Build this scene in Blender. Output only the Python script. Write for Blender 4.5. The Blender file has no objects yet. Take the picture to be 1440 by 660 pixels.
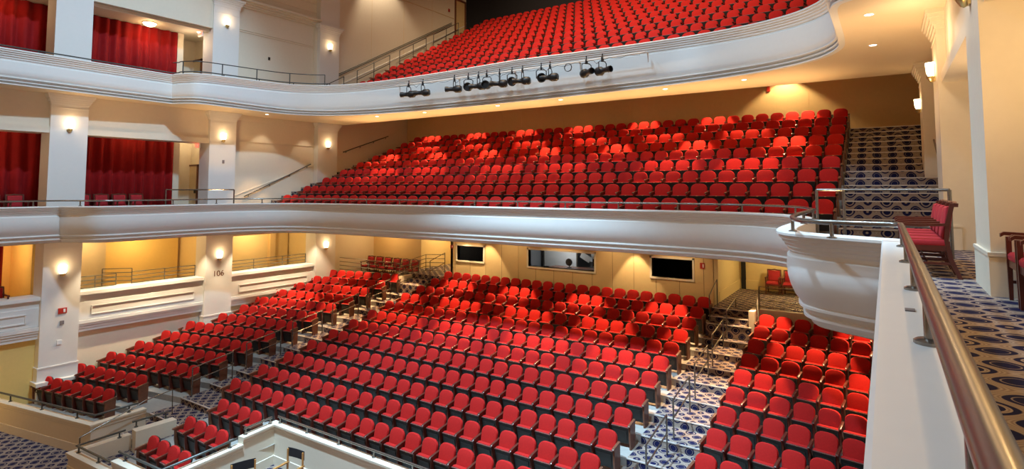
import bpy, bmesh, math, random
from mathutils import Vector, Matrix
from mathutils.bvhtree import BVHTree
random.seed(7)
PI = math.pi
S = bpy.context.scene
COL = S.collection
HC = 1.12                       # height of the lens above the side-box floor
CX = -11.83                     # the hall's long axis

# ------------------------------------------------------------------ camera
cam_d = bpy.data.cameras.new('camera'); cam = bpy.data.objects.new('camera', cam_d); COL.objects.link(cam)
cam.location = (0, 0, HC)
cam.rotation_euler = (math.radians(90 + 3.63), 0, math.radians(33.27))
cam_d.sensor_fit = 'HORIZONTAL'; cam_d.sensor_width = 36; cam_d.lens = 36 * 800 / 1440
cam_d.shift_y = -114 / 1440
cam_d.clip_start = 0.02; cam_d.clip_end = 200
S.camera = cam

# ------------------------------------------------------------------ materials
MATS = {}
def newmat(name):
    m = bpy.data.materials.new(name); m.use_nodes = True
    nt = m.node_tree; b = nt.nodes['Principled BSDF']
    MATS[name] = m
    return m, nt, b
def simple(name, col, rough=.6, metal=0, noise=0.06, scale=9, bump=0.0, bscale=60, sheen=0, spec=.5, coat=0):
    m, nt, b = newmat(name); N = nt.nodes; L = nt.links
    b.inputs['Roughness'].default_value = rough; b.inputs['Metallic'].default_value = metal
    b.inputs['Specular IOR Level'].default_value = spec
    if sheen:
        b.inputs['Sheen Weight'].default_value = sheen; b.inputs['Sheen Roughness'].default_value = .5
        b.inputs['Sheen Tint'].default_value = (*[min(1, c * 1.6 + .1) for c in col], 1)
    if coat: b.inputs['Coat Weight'].default_value = coat
    tc = N.new('ShaderNodeTexCoord'); nz = N.new('ShaderNodeTexNoise'); nz.inputs['Scale'].default_value = scale
    L.new(tc.outputs['Object'], nz.inputs['Vector'])
    mx = N.new('ShaderNodeMix'); mx.data_type = 'RGBA'
    mx.inputs['A'].default_value = (*[c * (1 - noise) for c in col], 1)
    mx.inputs['B'].default_value = (*[min(1, c * (1 + noise)) for c in col], 1)
    L.new(nz.outputs['Fac'], mx.inputs['Factor']); L.new(mx.outputs['Result'], b.inputs['Base Color'])
    if bump:
        n2 = N.new('ShaderNodeTexNoise'); n2.inputs['Scale'].default_value = bscale; L.new(tc.outputs['Object'], n2.inputs['Vector'])
        bp = N.new('ShaderNodeBump'); bp.inputs['Strength'].default_value = bump; bp.inputs['Distance'].default_value = .01
        L.new(n2.outputs['Fac'], bp.inputs['Height']); L.new(bp.outputs['Normal'], b.inputs['Normal'])
    return m
simple('white_plaster', (.80, .79, .76), .55, noise=.02)
simple('cream_plaster', (.80, .72, .58), .6, noise=.03, bump=.05)
simple('cream_panel', (.72, .54, .27), .6, noise=.04)
simple('soffit_plaster', (.80, .66, .46), .65, noise=.02)
simple('gold_wall', (.84, .62, .22), .6, noise=.04)
simple('yellow_wall', (.84, .68, .36), .6, noise=.04)
simple('red_fabric', (.47, .017, .015), .85, noise=.14, scale=30, bump=.12, bscale=220, sheen=.05, spec=.15)
simple('crimson_fabric', (.36, .022, .03), .85, noise=.12, scale=30, bump=.1, bscale=220, sheen=.15, spec=.25)
simple('velvet_curtain', (.30, .007, .009), .75, noise=.2, scale=5, sheen=.35, spec=.2)
simple('dark_wood', (.10, .022, .014), .28, noise=.25, scale=14, spec=.5)
simple('brown_wood', (.17, .065, .035), .35, noise=.3, scale=12, spec=.5)
simple('black_shell', (.022, .017, .015), .45, noise=.1, spec=.35)
simple('seat_edge', (.20, .085, .075), .35, noise=.1, spec=.5)
simple('brass', (.75, .58, .25), .3, metal=.9)
simple('steel', (.27, .25, .225), .27, metal=.85, noise=.05)
simple('dark_metal', (.10, .105, .10), .4, metal=.6)
simple('nosing_metal', (.62, .58, .54), .4, metal=.2)
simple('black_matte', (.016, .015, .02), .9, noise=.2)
simple('black_iron', (.02, .02, .022), .45, metal=.3)
simple('concrete', (.36, .34, .31), .8, noise=.1)
simple('paper_white', (.85, .85, .86), .6)
simple('booth_grey', (.22, .22, .23), .7)
simple('booth_dark', (.05, .04, .035), .7)
simple('sign_red', (.45, .03, .02), .4)
simple('chair_timber', (.55, .27, .08), .5, noise=.15)
simple('door_paint', (.74, .62, .42), .5)
simple('plate_grey', (.22, .2, .21), .5)
m, nt, b = newmat('window_glass')
b.inputs['Base Color'].default_value = (.9, .95, .95, 1); b.inputs['Roughness'].default_value = .02
b.inputs['Transmission Weight'].default_value = 1; b.inputs['IOR'].default_value = 1.02
def emis(name, col, s, base=(.9, .85, .75)):
    m, nt, b = newmat(name)
    b.inputs['Base Color'].default_value = (*base, 1)
    b.inputs['Emission Color'].default_value = (*col, 1); b.inputs['Emission Strength'].default_value = s
emis('sconce_glow', (1, .80, .48), 7)
emis('downlight_glow', (1, .86, .72), 9)
emis('exit_red', (1, .10, .06), 2.5, (.3, .02, .02))
emis('booth_lamp', (.95, .97, 1), 4)

def carpet():
    m, nt, b = newmat('patterned_carpet'); N = nt.nodes; L = nt.links
    b.inputs['Roughness'].default_value = .95; b.inputs['Specular IOR Level'].default_value = .1
    tc = N.new('ShaderNodeTexCoord'); sx = N.new('ShaderNodeSeparateXYZ'); L.new(tc.outputs['Object'], sx.inputs[0])
    def mt(op, a, b_=None, c=None):
        n = N.new('ShaderNodeMath'); n.operation = op
        for i, v in enumerate((a, b_, c)):
            if v is None: continue
            if isinstance(v, (int, float)): n.inputs[i].default_value = v
            else: L.new(v, n.inputs[i])
        return n.outputs[0]
    u = sx.outputs['X']; v = mt('ADD', mt('ADD', sx.outputs['Y'], sx.outputs['Z']), -14.897)
    k = 2 * PI / .40
    cu = mt('COSINE', mt('MULTIPLY', u, k)); cv = mt('COSINE', mt('MULTIPLY', v, 2 * PI / .38))
    cu2 = mt('COSINE', mt('MULTIPLY', u, k * .5)); cv2 = mt('COSINE', mt('MULTIPLY', v, PI / .38))
    g = mt('ADD', mt('ADD', cu, cv), mt('MULTIPLY', mt('MULTIPLY', cu2, cv2), .55))
    ag = mt('ABSOLUTE', g)
    band = N.new('ShaderNodeMapRange'); band.interpolation_type = 'SMOOTHSTEP'
    L.new(ag, band.inputs['Value']); band.inputs['From Min'].default_value = .66; band.inputs['From Max'].default_value = .80
    band.inputs['To Min'].default_value = 1; band.inputs['To Max'].default_value = 0
    fine = mt('MULTIPLY_ADD', mt('SINE', mt('MULTIPLY', g, 20)), .5, .5)
    nz = N.new('ShaderNodeTexNoise'); nz.inputs['Scale'].default_value = 90; L.new(tc.outputs['Object'], nz.inputs['Vector'])
    mb = N.new('ShaderNodeMix'); mb.data_type = 'RGBA'; mb.inputs['A'].default_value = (.37, .305, .25, 1); mb.inputs['B'].default_value = (.17, .105, .085, 1)
    L.new(mt('MULTIPLY', fine, .62), mb.inputs['Factor'])
    mn = N.new('ShaderNodeMix'); mn.data_type = 'RGBA'; mn.inputs['A'].default_value = (.010, .011, .045, 1); mn.inputs['B'].default_value = (.016, .018, .07, 1)
    L.new(nz.outputs['Fac'], mn.inputs['Factor'])
    rg = N.new('ShaderNodeMath'); rg.operation = 'COMPARE'; L.new(g, rg.inputs[0]); rg.inputs[1].default_value = 1.62; rg.inputs[2].default_value = .26
    rn = N.new('ShaderNodeMath'); rn.operation = 'COMPARE'; L.new(g, rn.inputs[0]); rn.inputs[1].default_value = -1.38; rn.inputs[2].default_value = .07
    allb = mt('MAXIMUM', mt('MAXIMUM', band.outputs['Result'], rg.outputs[0]), mt('MULTIPLY', rn.outputs[0], .7))
    mm = N.new('ShaderNodeMix'); mm.data_type = 'RGBA'
    L.new(allb, mm.inputs['Factor']); L.new(mn.outputs['Result'], mm.inputs['A']); L.new(mb.outputs['Result'], mm.inputs['B'])
    L.new(mm.outputs['Result'], b.inputs['Base Color'])
    bp = N.new('ShaderNodeBump'); bp.inputs['Strength'].default_value = .25; bp.inputs['Distance'].default_value = .004
    L.new(nz.outputs['Fac'], bp.inputs['Height']); L.new(bp.outputs['Normal'], b.inputs['Normal'])
carpet()

# ------------------------------------------------------------------ mesh building
class MB:
    def __init__(s): s.v = []; s.f = []; s.m = []; s.cur = 0
    def box(s, x0, x1, y0, y1, z0, z1): s.hexa([(x0, y0, z0), (x1, y0, z0), (x1, y1, z0), (x0, y1, z0), (x0, y0, z1), (x1, y0, z1), (x1, y1, z1), (x0, y1, z1)]); return s
    def hexa(s, p):
        n = len(s.v); s.v += [tuple(q) for q in p]
        for q in ((0, 3, 2, 1), (4, 5, 6, 7), (0, 1, 5, 4), (1, 2, 6, 5), (2, 3, 7, 6), (3, 0, 4, 7)): s.face([n + i for i in q])
        return s
    def face(s, idx): s.f.append(tuple(idx)); s.m.append(s.cur)
    def poly(s, pts): n = len(s.v); s.v += [tuple(p) for p in pts]; s.face(range(n, n + len(pts))); return s
    def bbox_plan(s, corners, z0, z1):       # corners: 4 plan points, counter-clockwise
        s.hexa([(x, y, z0) for x, y in corners] + [(x, y, z1) for x, y in corners]); return s
    def prism(s, poly, z0, z1):
        n = len(s.v); k = len(poly); s.v += [(x, y, z0) for x, y in poly] + [(x, y, z1) for x, y in poly]
        s.face(list(range(n + k - 1, n - 1, -1))); s.face(range(n + k, n + 2 * k))
        for i in range(k): j = (i + 1) % k; s.face((n + i, n + j, n + k + j, n + k + i))
        return s
    def rings(s, rings, cap0=True, cap1=True, closed=True):
        n = len(s.v); k = len(rings[0])
        for r in rings: s.v += [tuple(p) for p in r]
        for a in range(len(rings) - 1):
            for i in range(k if closed else k - 1):
                j = (i + 1) % k; s.face((n + a * k + i, n + a * k + j, n + (a + 1) * k + j, n + (a + 1) * k + i))
        if cap0: s.face([n + i for i in range(k - 1, -1, -1)])
        if cap1: s.face([n + (len(rings) - 1) * k + i for i in range(k)])
        return s
    def tube(s, path, r, seg=8, closed=False):
        P = [Vector(p) for p in path]; R = []
        for i, p in enumerate(P):
            d0 = (p - P[i - 1]).normalized() if i > 0 else None
            d1 = (P[i + 1] - p).normalized() if i < len(P) - 1 else None
            t = ((d0 or d1) + (d1 or d0)); t = t.normalized() if t.length > 1e-6 else (d0 or d1)
            up = Vector((0, 0, 1)) if abs(t.z) < .9 else Vector((0, 1, 0))
            a = t.cross(up).normalized(); bb = a.cross(t).normalized()
            c = 1.0
            if d0 and d1: c = 1 / max(.5, math.sqrt(max(0, (1 + d0.dot(d1)) / 2)))
            R.append([p + (a * math.cos(2 * PI * q / seg) * c + bb * math.sin(2 * PI * q / seg)) * r for q in range(seg)])
        s.rings(R); return s
    def lathe(s, prof, o=(0, 0, 0), axis='Z', seg=16):
        R = []
        for r, h in prof:
            ring = []
            for q in range(seg):
                a = 2 * PI * q / seg; c, d = r * math.cos(a), r * math.sin(a)
                if axis == 'Z': p = (o[0] + c, o[1] + d, o[2] + h)
                elif axis == 'Y': p = (o[0] + d, o[1] + h, o[2] + c)
                else: p = (o[0] + h, o[1] + c, o[2] + d)
                ring.append(p)
            R.append(ring)
        s.rings(R); return s
    def build(s, name, mats, parent=None, smooth=True, loc=None, ang=.65):
        if isinstance(mats, str): mats = [mats]
        me = bpy.data.meshes.new(name); me.from_pydata(s.v, [], s.f)
        for q in mats: me.materials.append(MATS[q])
        me.polygons.foreach_set('material_index', s.m)
        me.validate(); me.update()
        if smooth:
            me.polygons.foreach_set('use_smooth', [True] * len(me.polygons)); me.set_sharp_from_angle(angle=ang)
        o = bpy.data.objects.new(name, me); COL.objects.link(o)
        if loc: o.location = loc
        if parent: o.parent = parent
        return o
def fixn(o):
    bm = bmesh.new(); bm.from_mesh(o.data); bmesh.ops.recalc_face_normals(bm, faces=bm.faces); bm.to_mesh(o.data); bm.free(); return o
def struct(o): o['kind'] = 'structure'; return o
def tag(o, label, cat, group=None, kind=None):
    o['label'] = label; o['category'] = cat
    if group: o['group'] = group
    if kind: o['kind'] = kind
    return o
def empty(name, loc, rz=0):
    o = bpy.data.objects.new(name, None); COL.objects.link(o); o.location = loc; o.rotation_euler = (0, 0, rz); o.empty_display_size = .1
    return o
def copy_tree(o, parent=None):
    c = o.copy(); COL.objects.link(c); c.parent = parent
    for ch in [q for q in o.children]: copy_tree(ch, c)
    return c
def spot(loc, tgt, power, col, ang, blend=.5, rad=.05, name='spot_light'):
    d = bpy.data.lights.new(name, 'SPOT'); d.energy = power; d.color = col; d.spot_size = math.radians(ang); d.spot_blend = blend; d.shadow_soft_size = rad
    o = bpy.data.objects.new(name, d); COL.objects.link(o); o.location = loc
    o.rotation_euler = (Vector(tgt) - Vector(loc)).to_track_quat('-Z', 'Y').to_euler(); return o
def point(loc, power, col, rad=.1, name='point_light'):
    d = bpy.data.lights.new(name, 'POINT'); d.energy = power; d.color = col; d.shadow_soft_size = rad
    o = bpy.data.objects.new(name, d); COL.objects.link(o); o.location = loc; return o
ORD = 'zeroth first second third fourth fifth sixth seventh eighth ninth tenth eleventh twelfth thirteenth fourteenth fifteenth sixteenth seventeenth eighteenth nineteenth twentieth'.split() + ['twenty-first', 'twenty-second', 'twenty-third', 'twenty-fourth', 'twenty-fifth', 'twenty-sixth', 'twenty-seventh', 'twenty-eighth', 'twenty-ninth', 'thirtieth'] + ['thirty-' + w for w in 'first second third fourth fifth sixth seventh eighth ninth'.split()] + ['fortieth']

# ------------------------------------------------------------------ hall lines
def LX(y, d=0): return -24.55 + .04 * (y - 14) + d      # left pillar face (d inward positive)
RXF = .90                                               # right pillar face
PIL = [(7.83, 8.96), (13.43, 14.60), (18.92, 20.12)]
def smooth_path(pts, sub=6):
    out = []
    n = len(pts)
    for i in range(n - 1):
        p0 = Vector(pts[max(i - 1, 0)]); p1 = Vector(pts[i]); p2 = Vector(pts[i + 1]); p3 = Vector(pts[min(i + 2, n - 1)])
        for k in range(sub):
            t = k / sub
            out.append(.5 * ((2 * p1) + (p2 - p0) * t + (2 * p0 - 5 * p1 + 4 * p2 - p3) * t * t + (3 * p1 - p0 - 3 * p2 + p3) * t ** 3))
    out.append(Vector(pts[-1])); return [tuple(p) for p in out]
# plan curves (outer edge of the parapet cap), from the right box round to the left box
M_BOX = [(-.06, -3.0), (-.06, 7.80)]
M_CUR = smooth_path([(-.06, 7.80), (-.50, 8.02), (-.98, 8.30), (-1.24, 8.62), (-1.36, 9.10), (-1.40, 9.8), (-1.40, 11.4), (-1.46, 12.7), (-1.80, 13.9), (-2.55, 14.75), (-3.8, 15.2), (-5.6, 15.33), (-8.5, 15.38), (CX, 15.4)], 5)
U_CUR = smooth_path([(-.06, 11.30), (-.42, 11.48), (-.82, 11.75), (-.99, 12.15), (-1.03, 12.9), (-1.03, 14.9), (-1.14, 15.85), (-1.6, 16.65), (-2.4, 17.25), (-3.6, 17.72), (-5.5, 18.08), (-8.5, 18.3), (CX, 18.38)], 5)
def full(box_start, cur):
    right = [box_start] + cur
    left = [(2 * CX - x, y) for x, y in reversed(right)]
    return right + left[1:]
M_PLAN = full((-.06, -3.0), M_CUR)
U_PLAN = full((-.06, -3.0), U_CUR)
def offsets(plan):
    out = []
    for i, p in enumerate(plan):
        p = Vector(p); d0 = (p - Vector(plan[i - 1])).normalized() if i else None
        d1 = (Vector(plan[i + 1]) - p).normalized() if i < len(plan) - 1 else None
        n0 = Vector((-d0.y, d0.x)) if d0 else None; n1 = Vector((-d1.y, d1.x)) if d1 else None
        n = ((n0 or n1) + (n1 or n0)).normalized()
        c = n.dot(n1 or n0); out.append(n / max(.45, c))
    return out
def inset(plan, o):     # o>0: toward the house centre
    return [(p[0] + n.x * o, p[1] + n.y * o) for p, n in zip(plan, offsets(plan))]
def sweep(plan, prof, zf=None):
    off = offsets(plan); mb = MB(); R = []
    for p, n in zip(plan, off):
        R.append([(p[0] + n.x * o, p[1] + n.y * o, zf(p, o, z) if zf else z) for o, z in prof])
    mb.rings(R, True, True, True); return mb

# ------------------------------------------------------------------ mezzanine parapet and slab
PROF_M = [(-.27, .0), (-.27, .55), (-.015, .55), (0, .535), (0, .505), (-.03, .49), (-.035, .45), (-.065, .44), (-.07, .40), (-.10, .385), (-.105, .345), (-.135, .33), (-.14, .29), (-.165, .27), (-.17, .22),
          (-.135, .20), (-.125, .05), (-.135, -.08), (-.165, -.20), (-.215, -.32), (-.29, -.43), (-.265, -.445), (-.265, -.475), (-.33, -.49), (-.35, -.56), (-.32, -.575), (-.32, -.61), (-.38, -.625), (-.42, -.70), (-.47, -.722), (-.47, 0)]
mez = fixn(sweep(M_PLAN, PROF_M).build('balcony_parapet', 'white_plaster', ang=.5)); struct(mez); mez.name = 'wall_balcony_parapet'
def flat(name, plan, yb, z, mat, thick):
    # slab between a parapet line and the outer walls, in strips
    mb = MB(); half = len(plan) // 2
    ys = max(p[1] for p in plan)
    def partner(p):
        if abs(p[0] - CX) > 10.2 and p[1] < 12.6 + (3.2 if ys > 17 else 0): return (3.2 if p[0] > CX else -27.2, p[1])
        return (p[0], yb)
    for p, q in zip(plan, plan[1:]):
        a, b2 = partner(p), partner(q)
        poly = [p, q, b2, a]
        if (a[1] == yb) != (b2[1] == yb):
            side = b2 if a[1] == yb else a
            c = (side[0], yb); poly = [p, q, b2, c, a]
        if a == p or b2 == q: continue
        for zz in (z, z + thick): mb.poly([(x, y, zz) for x, y in poly])
    o = mb.build(name, mat, smooth=False); return struct(o)
mi = inset(M_PLAN, -.45)
flat('ceiling_stalls', mi, 26.2, -.72, 'soffit_plaster', .05)
mi2 = inset(M_PLAN, -.25)
flat('floor_balcony', mi2, 15.7, -.05, 'patterned_carpet', .05)
# upper tier
def ucap(p):
    w = abs(p[0] - CX); y = p[1]
    if w > 11.7: return 5.70
    if w > 10.4: return 5.72 + (min(max(y, 11.3), 16.5) - 11.3) / 5.2 * .22
    return 5.94 + (10.4 - w) / 10.4 * .24
PROF_U = [(-.3, -2.0), (-.3, 1.0), (-.015, 1.0), (0, .985), (0, .955), (-.03, .94), (-.035, .895), (-.07, .885), (-.075, .835), (-.11, .82), (-.115, .77), (-.15, .755), (-.155, .70), (-.19, .68), (-.195, .62),
          (-.15, .60), (-.15, .30), (-.16, .15), (-.18, .09), (-.22, .03), (-.175, .018), (-.175, -.005), (-.29, -.02), (-.31, -.075), (-.22, -.088), (-.21, -.11), (-.33, -.125), (-.35, -.175), (-.23, -.188), (-.23, -.222), (-.36, -.224), (-.36, -2.0)]
def uz(p, o, z):
    if z == -2.0: return 4.72
    if z <= .1: return 4.78 + z
    if z >= .6: return ucap(p) - 1.0 + z
    t = z / .6; return 4.78 + t * (ucap(p) - .4 - 4.78)
upp = fixn(sweep(U_PLAN, PROF_U, uz).build('wall_upper_parapet', 'white_plaster', ang=.5)); struct(upp)
ui = inset(U_PLAN, -.33)
flat('ceiling_balcony', ui, 20.4, 4.56, 'soffit_plaster', .2)
mb = MB(); mb.hexa([(-27, 20.4, 4.56), (3.2, 20.4, 4.56), (3.2, 25.7, 6.5), (-27, 25.7, 6.5), (-27, 20.4, 4.76), (3.2, 20.4, 4.76), (3.2, 25.7, 6.7), (-27, 25.7, 6.7)])
struct(mb.build('ceiling_balcony_rear', 'soffit_plaster'))
mb = MB(); mb.box(-26.2, 2.6, 25.5, 25.7, 2.6, 6.7)
for i in range(22): mb.box(-24.8 + i * 1.24 - .006, -24.8 + i * 1.24 + .006, 25.494, 25.51, 2.7, 6.4)
struct(mb.build('wall_balcony_back', 'cream_panel', smooth=False))

# ------------------------------------------------------------------ stepped floors
def band(mb, line0, line1, z, zlow):
    # tread between two plan polylines plus its riser
    for i in range(len(line0) - 1):
        a, b2 = line0[i], line0[i + 1]; c, d = line1[i + 1], line1[i]
        mb.cur = a[2]
        mb.poly([(a[0], a[1], z), (b2[0], b2[1], z), (c[0], c[1], z), (d[0], d[1], z)])
        mb.poly([(a[0], a[1], zlow), (b2[0], b2[1], zlow), (b2[0], b2[1], z), (a[0], a[1], z)])
def yrow(k): return 21.66 - .975 * k            # back of row k in the centre stalls
def zrow(k): return -3.73 - .197 * k            # its floor
LSL, RSL = .19, -.145
def stall_line(yc):
    # left wall .. left aisle .. centre .. right aisle .. right wall, with the material index of the stretch to the right
    return [(-25.4, yc - LSL * 5.25, 1), (-20.15, yc, 0), (-18.2, yc, 1), (-5.42, yc, 0), (-3.9, yc, 1), (2.0, yc + RSL * 5.9, 1)]
mb = MB()
for k in range(0, 13):
    f, bk = stall_line(yrow(k) - .60), stall_line(yrow(k) + .375)
    if k == 0: bk = stall_line(22.4)
    if k >= 12:
        f = f[:4]; bk = bk[:4]; f[3] = (-14.75, f[3][1], 1); bk[3] = (-14.75, bk[3][1], 1)
    band(mb, f, bk, zrow(k), zrow(k) - .25)
for k in (13, 14):
    f, bk = stall_line(yrow(k) - .60), stall_line(yrow(k) + .375)
    a0, a1 = (0, 3) if k == 13 else (1, 3)
    f = f[a0:a1 + 1]; bk = bk[a0:a1 + 1]; f[-1] = (-14.75, f[-1][1], 1); bk[-1] = (-14.75, bk[-1][1], 1)
    band(mb, f, bk, zrow(k), zrow(k) - .25)
struct(mb.build('floor_stalls', ['patterned_carpet', 'concrete'], smooth=False))
mb = MB()
for k in range(0, 15):
    y = yrow(k) - .60; z = zrow(k)
    mb.box(-20.12, -18.2, y - .012, y + .03, z - .02, z + .006)
    if k < 12: mb.box(-5.42, -3.9, y - .012, y + .03, z - .02, z + .006)
struct(mb.build('trim_1', 'nosing_metal', smooth=False))
ZF = -6.66
struct(MB().box(-28, 3, -3, 10.5, ZF - .2, ZF).build('floor', 'patterned_carpet', smooth=False))

def ym(k): return 16.15 + 1.07 * k
def zm(k): return .413 * k
MXR, MXL = -.98, -23.05
mb = MB()
for k in range(9):
    y0, y1 = (15.72 if k == 0 else ym(k) - .66), (ym(k) + .41 if k < 8 else 25.6); z = zm(k)
    mb.cur = 1
    mb.poly([(MXL, y0, z), (MXR, y0, z), (MXR, y1, z), (MXL, y1, z)]); mb.poly([(MXL, y0, z - .45), (MXR, y0, z - .45), (MXR, y0, z), (MXL, y0, z)])
struct(mb.build('floor_balcony_rows', ['patterned_carpet', 'concrete'], smooth=False))
ST = [(15.0 + .535 * n, .2065 * n) for n in range(17)]
for side, (xa, xb) in (('right', (MXR, 1.75)), ('left', (-25.6, MXL))):
    mb = MB(); nb = MB()
    for n, (y, z) in enumerate(ST):
        y1 = ST[n + 1][0] if n < 16 else 25.6
        if n == 0: y = 15.0 if side == 'left' else 14.6
        mb.poly([(xa, y, z), (xb, y, z), (xb, y1, z), (xa, y1, z)]); mb.poly([(xa, y, z - .21), (xb, y, z - .21), (xb, y, z), (xa, y, z)])
        if n: nb.box(xa + .01, xb - .3, y - .012, y + .035, z - .022, z + .005)
    struct(mb.build('floor_balcony_stair_' + side, 'patterned_carpet', smooth=False)); struct(nb.build('trim_' + ('2' if side == 'right' else '3'), 'nosing_metal', smooth=False))

def yu(k): return 20.6 + 1.11 * k
def zu(k): return 5.96 + .613 * k
UXL, UXR = -23.3, -.1
mb = MB()
mb.poly([(-21.2, 18.75, 5.35), (-2.5, 18.75, 5.35), (-2.5, 19.95, 5.35), (-21.2, 19.95, 5.35)])
for k in range(11):
    y0, y1 = yu(k) - .66, yu(k) + .45 if k < 10 else yu(k) + 1.6; z = zu(k)
    mb.poly([(UXL, y0, z), (UXR, y0, z), (UXR, y1, z), (UXL, y1, z)]); mb.poly([(UXL, y0, z - .62), (UXR, y0, z - .62), (UXR, y0, z), (UXL, y0, z)])
struct(mb.build('floor_upper_rows', 'concrete', smooth=False))
mb = MB()
for n in range(23):
    y = 19.6 + .555 * n; z = 5.66 + .3065 * n
    mb.poly([(-25.3, y, z), (UXL, y, z), (UXL, y + .555, z), (-25.3, y + .555, z)]); mb.poly([(-25.3, y, z - .31), (UXL, y, z - .31), (UXL, y, z), (-25.3, y, z)])
struct(mb.build('floor_upper_stair', 'patterned_carpet', smooth=False))
# black backing put in so the void behind the top tier shows dark
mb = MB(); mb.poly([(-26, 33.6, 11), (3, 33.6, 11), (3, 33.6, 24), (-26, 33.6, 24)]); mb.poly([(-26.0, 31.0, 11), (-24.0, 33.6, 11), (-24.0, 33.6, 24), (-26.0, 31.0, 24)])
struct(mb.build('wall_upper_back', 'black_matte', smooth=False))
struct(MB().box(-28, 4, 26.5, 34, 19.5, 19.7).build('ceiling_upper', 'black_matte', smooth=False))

# ------------------------------------------------------------------ side walls
def blk(mb, side, y0, y1, d0, d1, z0, z1):
    if side == 'left':
        mb.bbox_plan([(LX(y0, d0), y0), (LX(y0, d1), y0), (LX(y1, d1), y1), (LX(y1, d0), y1)], z0, z1)
    else:
        mb.box(RXF - d1, RXF - d0, y0, y1, z0, z1)
WTOP = 16.0
for side in ('left', 'right'):
    for n, (a, b2) in enumerate(PIL):
        mb = MB(); zb = -7.0 if side == 'left' else -7.0
        top = WTOP if side == 'left' else 4.8
        blk(mb, side, a, b2, -.8 if side == 'left' else -1.2, 0, zb, top)
        # mezzanine capital
        blk(mb, side, a - .01, b2 + .01, -.2, .012, 4.06, 4.09)
        for dz, e in ((4.20, .03), (4.27, .06), (4.34, .09), (4.41, .13), (4.48, .16)):
            blk(mb, side, a - e, b2 + e, -.2, e, dz, 4.562)
        # mezzanine skirting
        blk(mb, side, a - .02, b2 + .02, -.25, .02, 0, .42); blk(mb, side, a - .03, b2 + .03, -.25, .03, .42, .46)
        if side == 'left':
            blk(mb, side, a - .01, b2 + .01, -.2, .012, -.985, -.955)
            zz = (-5.55, -4.75, -3.9)[n]
            blk(mb, side, a - .025, b2 + .025, -.4, .025, zz, zz + .42); blk(mb, side, a - .04, b2 + .04, -.4, .04, zz + .42, zz + .47)
            blk(mb, side, a - .10, b2 + .10, -.5, .22, zz - .12, zz)
            for dz, e in ((9.30, .02), (9.42, .04), (9.50, .08), (9.58, .12), (9.66, .17)): blk(mb, side, a - e, b2 + e, -.2, e, dz, 9.75)
            blk(mb, side, a - .01, b2 + .01, -.2, .012, 9.0, 9.03)
        struct(mb.build('wall_pillar_' + side, 'cream_plaster' if side == 'right' else 'white_plaster', smooth=False))
    # lintels over the boxes
    for a, b2 in ((-3, 7.83), (8.96, 13.43)):
        mb = MB()
        blk(mb, side, a, b2, -1.1 if side == 'left' else -1.52, -.14, 3.16, 4.62)
        blk(mb, side, a, b2, -.3, -.05, 3.145, 3.36); blk(mb, side, a, b2, -.3, -.09, 3.36, 3.42)
        if side == 'left': blk(mb, side, a, b2, -1.1, -.06, 8.25, WTOP)
        struct(mb.build('trim_4', 'cream_plaster', smooth=False))
    # flush wall of the third bay and of the rear
    for a, b2, z0 in ((14.60, 18.92, -1.0), (20.12, 25.7, -7.0)):
        mb = MB(); top = WTOP if side == 'left' else 5.2
        blk(mb, side, a, b2, -.75, -.32, z0 if a < 20 else z0, top)
        if a < 20:
            blk(mb, side, a, b2, -.4, -.29, 3.33, 3.36)       # thin string course
            blk(mb, side, a, b2, -.4, -.27, 4.3, 4.56)
        struct(mb.build('wall_' + side, 'cream_plaster', smooth=False))
        # raking dado along the stair
        mb = MB()
        y0, y1 = (a, b2) if a < 20 else (a, 25.0)
        def zst(y): return max(0, .386 * (y - 14.8))
        d = -.32
        for da, za, zbz in ((.012, -.2, .75), (.03, .75, .80)):
            P = []
            for (yy, dd, zo) in ((y0, d - .05, za), (y0, d + da, za), (y1, d + da, za), (y1, d - .05, za), (y0, d - .05, zbz), (y0, d + da, zbz), (y1, d + da, zbz), (y1, d - .05, zbz)):
                x = LX(yy, dd) if side == 'left' else RXF - dd
                P.append((x, yy, zst(yy) + zo))
            mb.hexa(P)
        struct(fixn(mb.build('baseboard_' + side, 'cream_plaster', smooth=False)))
# upper third bay on the left: frame, picture rail, cornice
mb = MB()
blk(mb, 'left', 14.6, 18.92, -.4, -.285, 8.46, 8.50); blk(mb, 'left', 14.6, 18.92, -.4, -.285, 8.55, 8.58)
for z, e in ((9.62, .10), (9.70, .20), (9.78, .30), (9.86, .42)): blk(mb, 'left', 14.6, 18.92, -.4, -.32 + e, z, 9.95)
blk(mb, 'left', 14.6, 18.92, -.4, -.30, 10.35, 10.38); blk(mb, 'left', 14.6, 18.92, -.4, -.30, 10.8, 10.83)
blk(mb, 'left', 18.75, 18.93, -.4, -.22, 4.9, 9.62)
struct(mb.build('trim_5', 'cream_plaster', smooth=False))
mb = MB(); blk(mb, 'left', 25.7, 31.0, -.75, -.32, 4.6, WTOP)
struct(mb.build('wall_left_rear', 'cream_plaster', smooth=False))
mb = MB()
for y in (22.6, 25.1, 27.6): blk(mb, 'left', y - .006, y + .006, -.4, -.316, 7, WTOP)
blk(mb, 'left', 18.93, 31.0, -.4, -.29, 9.55 + 3.2, 9.57 + 3.2)
struct(mb.build('trim_6', 'cream_panel', smooth=False))
# pale raking skirting line on the upper stair wall
mb = MB(); P = []
for (yy, dd, zo) in ((19.0, -.4, .62), (19.0, -.29, .62), (30.9, -.29, .62), (30.9, -.4, .62), (19.0, -.4, .68), (19.0, -.29, .68), (30.9, -.29, .68), (30.9, -.4, .68)):
    P.append((LX(yy, dd), yy, 5.66 + .552 * (yy - 19.6) + zo))
mb.hexa(P); struct(mb.build('baseboard_upper_left', 'white_plaster', smooth=False))
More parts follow.
